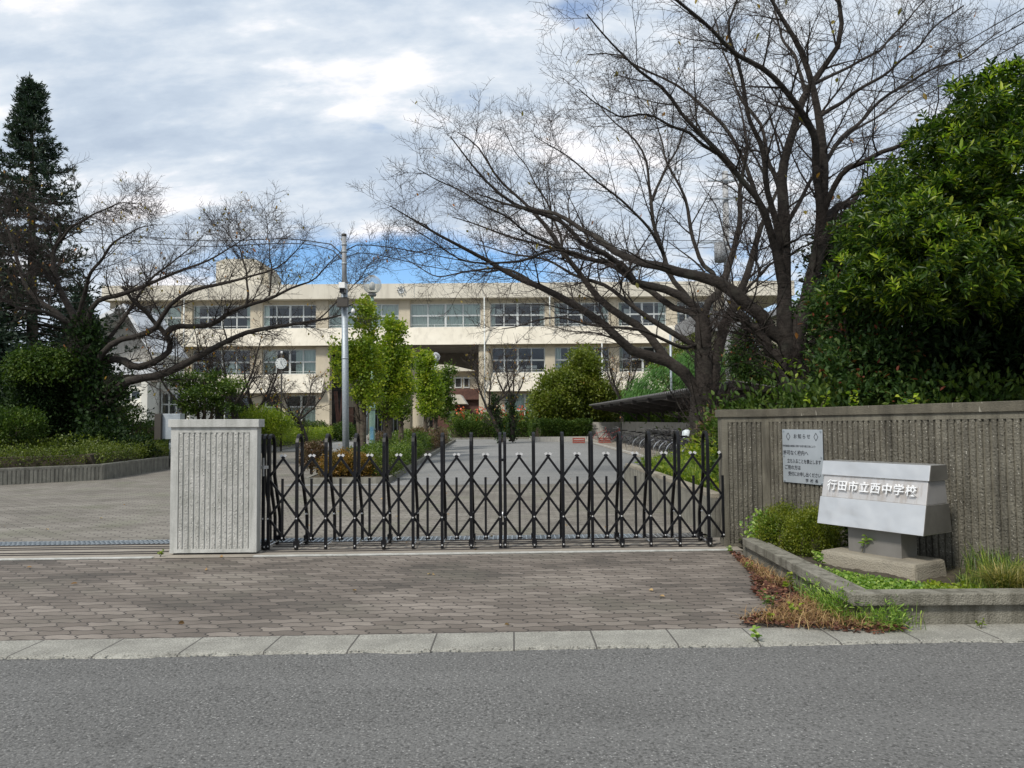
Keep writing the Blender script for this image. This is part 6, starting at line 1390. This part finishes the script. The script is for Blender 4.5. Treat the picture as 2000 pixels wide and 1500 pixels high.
def whorls(name, blobs, n, per, L, W, mat, parent, shell, front=True, size=.03, dr=.18):
    cp, cd_ = clumps(blobs, n, shell, .16)
    if front: k = cd_[:, 1] < .35; cp, cd_ = cp[k], cd_[k]
    axis = norm(cd_*.8+np.array((0, -.05, .75))+rand_dir(len(cp))*.35); m = len(cp)
    A = np.repeat(axis, per, 0); a = np.tile(np.arange(per)*2.4, m)+np.repeat(rng.uniform(0, 6, m), per)
    ref = norm(np.cross(A, np.array((.3, .9, .1)))); r2 = np.cross(A, ref); rad = ref*np.cos(a)[:, None]+r2*np.sin(a)[:, None]
    lv = np.tile(np.arange(per)/per, m)[:, None]
    d = A*(.25+.9*lv)+rad*(1.1-.35*lv); pos = np.repeat(cp, per, 0)+A*lv*size*3
    n_ = len(pos); ks = np.repeat(rng.uniform(.55, 1.15, m), per); V, F = leaves(pos, d, L*ks*rng.uniform(.7, 1.15, n_), W*ks*rng.uniform(.8, 1.15, n_), .22, dr); return fromarr(name, V, F, mat, parent), cp, axis
whorls('foliage', [(*q[:3], q[3]*.85, q[4]*.8, q[5]*.85) for q in inner], 2800, 9, .135, .036, 'evergreen_leaf', ev, .35, False)
lb_ = lumps(bl, 15, .27, 1.0)
whorls('outer_foliage', lb_, 4200, 10, .135, .033, 'evergreen_leaf', ev, .6, True)
_, cpx, _ = whorls('young_shoots', lb_, 900, 8, .125, .030, 'evergreen_tip', ev, .95, True, dr=.05)
tr0 = P(1935, 800, 10.8); tr0[2] = .3
arr = np.array([resample([tr0, P(1915, 640, 10.6), P(1880+dx, 480+dy, 10.2+dz)], 8) for dx, dy, dz in ((0, 0, 0), (-110, 60, -.2), (90, -60, -.6), (40, 60, -1), (-60, -110, 0), (150, 20, -.8), (80, -230, 0))])
a2, r2 = spawn(arr, np.tile(np.linspace(.12, .04, 8), (len(arr), 1)), 9, 1.2, (30, 60), .4, .2, .1, .05, 6, .4, .008, .03)
fromarr('trunk', *merge([tubes(arr, np.tile(np.linspace(.13, .04, 8), (len(arr), 1)), 8), tubes(a2, r2, 5)]), 'cherry_bark', ev, True)
# photinia and undergrowth below the evergreen
leafy('photinia', 1700, 10.6, 830, 'mixed dark photinia with scattered red young leaves below the evergreen', 'tree', [pb(1690, 640, 10.6, 80, 70, .7), pb(1720, 720, 10.4, 90, 70, .7), pb(1650, 600, 11, 55, 70, .7), pb(1780, 760, 10.2, 90, 50, .6), pb(1650, 740, 11.3, 50, 60, .7)], 1600, 12, .085, .038, 'photinia_leaf', .12, .07, [(1690, 640), (1740, 700), (1650, 620)], zb=.4, shell=.45)
leafy('background_tree', 1860, 13.5, 830, 'very dark evergreen mass behind the glossy tree', 'tree', [pb(1880, 690, 13.5, 150, 120, 1.1), pb(1760, 640, 13.8, 120, 120, 1.1), pb(2040, 700, 13.0, 160, 140, 1.2), pb(1980, 560, 13.5, 150, 140, 1.2), pb(1690, 540, 14, 80, 90, 1), pb(1830, 500, 14, 120, 120, 1.2)], 4200, 10, .15, .07, 'dark_leaf', .2, .15, [(1860, 600), (1950, 560), (1780, 560)], zb=.4, shell=.3)
leafy('background_tree', 1640, 17, 830, 'dark leafy tree between the front cherry and the evergreen', 'tree', [pb(1650, 560, 17, 60, 90, 1), pb(1610, 640, 17.5, 60, 60, 1), pb(1680, 700, 17, 70, 80, 1), pb(1640, 470, 17.5, 45, 60, 1), pb(1600, 760, 17.5, 60, 40, .9)], 1700, 11, .12, .06, 'dark_leaf', .18, .16, [(1650, 600), (1630, 520)], zb=.4, shell=.35)
leafy('photinia', 1470, 17.5, 830, 'rusty red tipped photinia bush between the two cherry trees', 'tree', [pb(1462, 670, 17.5, 34, 36, .6), pb(1470, 705, 17.5, 40, 36, .7), pb(1445, 700, 17.5, 26, 30, .5)], 560, 12, .08, .035, 'photinia_leaf', .11, .05, [(1465, 690), (1485, 730)], zb=.4, shell=.35)
leafy('background_tree', 1530, 26, 830, 'green bushes standing beyond the front cherry trunk', 'tree', [pb(1530, 740, 26, 70, 50, 1.2), pb(1600, 700, 26, 50, 50, 1.2), pb(1460, 770, 27, 50, 40, 1), pb(1590, 760, 24, 60, 40, 1)], 1100, 11, .15, .08, 'green_leaf', .2, .12, [(1530, 750)], zb=.4, shell=.4)
shrub('wild green undergrowth directly behind the brown wall', [(4.4, 10.4, 1.2, .9, .8, .8), (3.6, 11, 1.2, .8, .8, .7), (5.6, 9.6, 1.3, .9, .7, .8), (6.8, 9, 1.3, 1, .7, .8)], 1300, 11, .10, .045, 'hedge_leaf', .13, legs=3, zb=.4, shell=.4)
# dark trunk right of the front cherry
dt = thing('tree_trunk', (P(1655, 800, 11.8)[0], 11.8, .4), 'dark pollarded trunk with a ring bulge right of the front cherry', 'tree')
b = P(1655, 830, 11.8); e_ = P(1648, 640, 11.8)
fromarr('trunk', *tubes(np.array([resample([b*(1, 1, 0)+np.array((0, 0, .3)), (b+e_)/2+np.array((0, 0, .2)), e_], 10)]), np.array([[.14, .13, .12, .13, .12, .12, .12, .11, .11, .09]]), 10), 'cherry_bark', dt, True)
crown('shoots', [(e_[0], 11.8, e_[2], .5, .5, .4), (b[0], 11.7, 1.9, .3, .3, .3)], 150, 10, .12, .09, .04, 'photinia_leaf', dt, .4)
crown('low_foliage', lumps([pb(1930, 690, 10.3, 110, 70, .8), pb(2030, 680, 9.9, 90, 80, .8), pb(1830, 700, 10.4, 80, 50, .7)], 8, .4, .9), 1500, 10, .10, .13, .045, 'dark_leaf', ev, .4)
# sprouts on the front cherry
n = 46; k = rng.integers(0, 4, n); cc_ = np.array([P(1520, 715, 12.5), P(1555, 718, 12.5), P(1545, 745, 12.45), P(1590, 560, 12.4)])[k]+rng.normal(size=(n, 3))*.09; V, F = leaves(cc_, rand_dir(n)+np.array((0, -.3, -.3)), .10, .05, .2); fromarr('sprout_leaves', V, F, 'evergreen_tip', t2)
def sprout(x, y, z, n, L, W, mat, label, hgt=.2, name='weed', group=None, kind=None):
    r = thing(name, (x, y, z), label, 'weed', group); m1 = MB(); pos = []; 
    for k in range(max(2, n//6)):
        a = rng.uniform(0, 6.28); tp = np.array((x+math.cos(a)*hgt*.35, y+math.sin(a)*hgt*.35, z+hgt*rng.uniform(.6, 1))); m1.tube([(x, y, z-.01), tuple((np.array((x, y, z))+tp)/2+np.array((0, 0, hgt*.1))), tuple(tp)], [.004, .0025, .0015], 4, cap=False)
        for j in range(6): pos.append(np.array((x, y, z))+(tp-np.array((x, y, z)))*(.4+.6*j/5))
    m1.build('stem', 'green_twig', r); pos = np.array(pos); d = rand_dir(len(pos)); d[:, 2] = np.abs(d[:, 2])*.5+.15
    V, F = leaves(pos, d, L*rng.uniform(.6, 1.2, len(pos)), W, .2, .25); fromarr('leaf', V, F, mat, r); return r
def wallpt(u, v, off=.1): # point on top of the brown wall at image column u
    k = (u-1000)/1500; s = (k*9-2.985)/(wdir[0]-k*wdir[1]); return wq(s, off, 0)[0], wq(s, off, 0)[1]
for u, h_, lab in ((1555, .22, 'pale broad leaved sprout leaning over the wall top in front of the cherry trunk'), (1618, .14, 'low sprout on the wall top between the two trunks'), (1728, .16, 'yellow green grassy sprout on the wall top')):
    x, y = wallpt(u, 790, .32); sprout(x, y, 1.50, 18, .075, .035, 'evergreen_tip', lab, h_+.12)
# ================================================================== PLANTER CONTENTS
shrub('yellow green box ball nearest the monument', [(2.97, 7.72, .30, .25, .24, .23), (3.10, 7.9, .36, .2, .2, .2)], 900, 15, .022, .013, 'box_leaf', .035, legs=3, zb=SOIL, shell=.75, rough=.07)
shrub('smaller yellow green box ball at the wall end', [(2.78, 8.12, .28, .20, .22, .20), (2.92, 8.38, .33, .24, .2, .2)], 800, 15, .022, .013, 'box_leaf', .035, legs=3, zb=SOIL, shell=.75, rough=.07)
shrub('leafy green weed patch at the wall end', [(2.72, 8.35, .30, .12, .25, .12)], 70, 10, .05, .028, 'pale_weed', .05, legs=2, zb=SOIL)
shrub('dark shade plant under the left end of the monument', [(3.55, 7.75, .40, .18, .18, .22)], 90, 9, .07, .03, 'hedge_leaf', .06, legs=3, zb=SOIL)
sprout(2.78, 7.05, SOIL, 18, .075, .03, 'pale_weed', 'pale green broad leaved weed on the planter edge by the box balls', .16)
sprout(3.17, 7.05, SOIL+.15, 16, .07, .022, 'pale_weed', 'bright pinnate weed under the left corner of the monument', .14)
def patch(poly, n, z, amp):
    a = np.array(poly, float); lo, hi = a.min(0), a.max(0); p_ = rng.uniform(lo, hi, (n*2, 2)); x, y = p_[:, 0], p_[:, 1]; ins = np.zeros(len(p_), bool); j = len(a)-1
    for i in range(len(a)):
        c = ((a[i, 1] > y) != (a[j, 1] > y)) & (x < (a[j, 0]-a[i, 0])*(y-a[i, 1])/(a[j, 1]-a[i, 1]+1e-9)+a[i, 0]); ins ^= c; j = i
    p_ = p_[ins][:n]; return np.column_stack([p_, z+amp*rng.random(len(p_))])
def ground_leaves(name, poly, n, z, amp, L, W, mat, label, up=.6, cat='ground cover'):
    pos = patch(poly, n, z, amp); d = rand_dir(len(pos)); d[:, 2] = np.abs(d[:, 2])*up+.1; V, F = leaves(pos, d, L*rng.uniform(.5, 1.2, len(pos)), W, .2, .2)
    return tag(fromarr(name, V, F, mat), label, cat, kind='stuff')
ground_leaves('clover_patch', [(2.66, 6.9), (2.62, 5.85), (3.3, 5.82), (3.3, 6.1), (2.95, 6.5)], 3200, SOIL-.01, .06, .034, .022, 'pale_weed', 'bright green low weeds in front of the monument plinth')
ground_leaves('clover_patch', [(3.1, 5.82), (3.6, 5.8), (3.6, 6.1), (3.3, 6.25)], 500, SOIL, .05, .04, .026, 'lime_leaf', 'yellowish weeds at the foot of the plinth')
b_ = blades(patch([(3.5, 5.85), (4.6, 5.82), (4.8, 6.3), (4.1, 6.6), (3.55, 6.3)], 1700, SOIL, .02), .12, .0055, .8, 'grass_blade', 'grass'); tag(b_, 'green grass growing at the right of the plinth', 'grass', kind='stuff')
b_ = blades(patch([(3.95, 6.2), (4.5, 6.1), (4.2, 6.75), (3.9, 6.8)], 500, SOIL, .02), .26, .006, .7, 'grass_blade', 'grass'); tag(b_, 'taller fresh green grass against the foot of the brown wall', 'grass', kind='stuff')
for (x, y, lab) in ((4.12, 6.0, 'arching yellowish sedge clump right of the plinth'), (4.38, 5.98, 'large straw streaked sedge clump at the right edge'), (3.78, 5.98, 'small sedge clump beside the plinth corner'), (4.62, 6.05, 'last sedge clump cut by the right edge')):
    ps = np.tile(np.array((x, y, SOIL)), (900, 1))+rng.normal(size=(900, 3))*(.05, .05, .004); b_ = blades(ps, .25, .006, 1.2, 'sedge_blade', 'sedge_clump'); tag(b_, lab, 'sedge', 'sedge clumps beside the monument')
# weeds and litter outside the planter
edge = [(2.44, 8.5), (2.44, 5.7), (2.2, 5.55), (1.75, 6.4), (2.0, 7.3), (2.25, 8.2)]
ground_leaves('leaf_litter', [(2.43, 8.7), (2.43, 5.6), (2.0, 5.7), (2.05, 6.6), (2.26, 7.4), (2.37, 8.4)], 1500, .012, .03, .05, .026, 'litter_leaf', 'red brown fallen leaves drifted along the planter edge', .25, 'leaf litter')
ground_leaves('leaf_litter', [(1.6, 5.62), (2.5, 5.35), (2.7, 5.4), (2.4, 5.9), (1.9, 5.9)], 900, .012, .04, .045, .022, 'litter_leaf', 'brown dead leaves heaped at the planter corner', .3, 'leaf litter')
b_ = blades(patch([(1.65, 5.68), (2.05, 5.45), (2.6, 5.38), (2.44, 6.1), (2.2, 6.2), (1.95, 5.85)], 900, .01, .03), .12, .0045, 1.7, 'straw', 'dry_grass'); tag(b_, 'tangled straw coloured dead grass heaped at the planter corner', 'dry grass', kind='stuff')
b_ = blades(patch([(2.3, 5.5), (2.9, 5.42), (2.75, 5.55), (2.44, 6.6), (2.36, 6.6)], 500, .01, .02), .17, .0045, .9, 'grass_blade', 'grass'); tag(b_, 'green feathery grass growing up the planter corner', 'grass', kind='stuff')
crown('wormwood_tmp', [(2.42, 5.72, .10, .18, .14, .10), (2.62, 5.48, .07, .18, .08, .07), (2.40, 6.05, .10, .10, .2, .09)], 130, 12, .035, .05, .010, 'pale_weed', None, .3)
o_ = [o for o in C.objects if o.name.startswith('wormwood_tmp')][0]; o_.name = 'feathery_weed'; tag(o_, 'grey green feathery weeds spilling round the planter corner', 'weed', kind='stuff')
b_ = blades(patch([(2.25, 6.9), (2.43, 6.6), (2.43, 7.9), (2.3, 7.9)], 350, .01, .02), .12, .004, 1.4, 'straw', 'dry_grass'); tag(b_, 'dry grass stalks along the middle of the planter edge', 'dry grass', kind='stuff')
for x, y, n, L_, h_, m_, lab in ((1.63, 5.19, 20, .05, .09, 'pale_weed', 'small single weed on the gutter slabs'), (2.36, 6.62, 24, .05, .16, 'lime_leaf', 'yellow green weed against the middle of the planter edge'), (2.08, 5.75, 20, .05, .13, 'lime_leaf', 'lime weed standing in the dead grass heap'), (1.95, 5.95, 22, .05, .2, 'green_leaf', 'taller green weed behind the dead grass heap'),
                               (1.83, 5.62, 16, .04, .1, 'lime_leaf', 'low yellowish weed at the left edge of the dead grass'), (2.3, 7.6, 16, .035, .10, 'pale_weed', 'tiny weed on the pavers near the gate end of the planter'), (2.40, 8.55, 22, .035, .08, 'pale_weed', 'pale green weed at the foot of the wall end'), (3.28, 5.47, 14, .03, .07, 'lime_leaf', 'tiny yellow weed at the foot of the planter front'), (-3.93, 8.63, 24, .03, .07, 'lime_leaf', 'yellow green weed at the left foot of the pillar')):
    sprout(x, y, .01, n, L_, L_*.5, m_, lab, h_)
n = 900; gx = rng.uniform(-7, 6, n); gy = 5.08+.033*gx+np.abs(rng.normal(size=n))*.05-.03; g_ = rng.uniform(.004, .011, n)[:, None]; base_ = np.stack([gx, gy, np.full(n, .012)], 1)
oc = np.array([(1, 0, 0), (0, 1, 0), (-1, 0, 0), (0, -1, 0)]); V = np.concatenate([base_[:, None]+oc[None]*g_[:, None]*rng.uniform(.6, 1.3, (n, 4, 1)), (base_+np.array((0, 0, 1.))*g_*.8)[:, None]], 1).reshape(-1, 3)
q_ = (np.arange(n)*5)[:, None]; F = np.concatenate([q_+np.array([0, 1, 4, 4])[[0, 1, 2, 2]], q_+np.array([1, 2, 4, 4]), q_+np.array([2, 3, 4, 4]), q_+np.array([3, 0, 4, 4])], 1).reshape(-1, 4)
me_ = bpy.data.meshes.new('grit'); me_.from_pydata(V.tolist(), [], [tuple(f[:3]) for f in F.tolist()]); tag(put('grit', me_, 'gutter_concrete'), 'loose grit gathered along the edge of the road', kind='stuff')
# scattered fallen leaves on the drive
n = 150; pos = np.column_stack([rng.uniform(-9, 2.2, n), rng.uniform(5.6, 30, n)**1.0, np.full(n, .014)]); d = rand_dir(n); d[:, 2] *= .1; V, F = leaves(pos, d, .055*rng.uniform(.5, 1.2, n), .03, .3); tag(fromarr('fallen_leaves', V, F, 'straw'), 'single dry leaves scattered over the pavers', 'leaves', kind='stuff')
# inner right bed ground cover
ground_leaves('bed_weeds', [(2.7, 9.95), (4.4, 9.95), (6.2, 17), (6.4, 19.6), (5, 19.6), (4.9, 17), (2.75, 17)], 9000, .42, .22, .10, .05, 'lime_leaf', 'yellow green weeds covering the inner planter bed', .9)
b_ = blades(patch([(2.7, 10.5), (3.8, 10.5), (4.8, 17), (5.6, 19.5), (2.75, 17)], 5000, .42, .05), .34, .010, .7, 'grass_blade', 'grass'); tag(b_, 'tall green grass in the inner planter bed before the bicycles', 'grass', kind='stuff')
shrub('leafy weed shrub growing round the foot of the shelter cherry', [pb(1395, 880, 18.6, 38, 30, .8), pb(1365, 905, 17, 30, 16, .6), pb(1405, 910, 14, 50, 30, .6)], 520, 11, .11, .05, 'lime_leaf', .14, legs=4, zb=.4, shell=.4)
shrub('brownish tangled shrub between the shelter cherry and the brown wall', [pb(1408, 850, 16, 34, 34, .5)], 200, 10, .09, .04, 'brown_leaf', .12, legs=5, zb=.4, shell=.3)
# bed behind the shelter
hedge('green planting seen through the posts of the bicycle shelter', [(9.2, 20, 1.0), (9.0, 52, 1.2)], .1, 2.1, 14000, .22, .10, 'green_leaf', 'planting', .2, 'planting')
hedge('dense planting closing the view behind the brown wall', [(6.5, 13.5, 1.2), (12, 12.5, 1.4), (22, 12, 1.4)], .3, 3.2, 9000, .2, .09, 'dark_leaf', 'planting', .25, 'planting')
hedge('dark shrubbery along the left boundary behind the big bush', [(-24, 27, 1.4), (-19, 29.5, 1.4), (-16.8, 33, 1.2)], .3, 3.4, 11000, .2, .10, 'dark_leaf', 'planting', .25, 'planting')
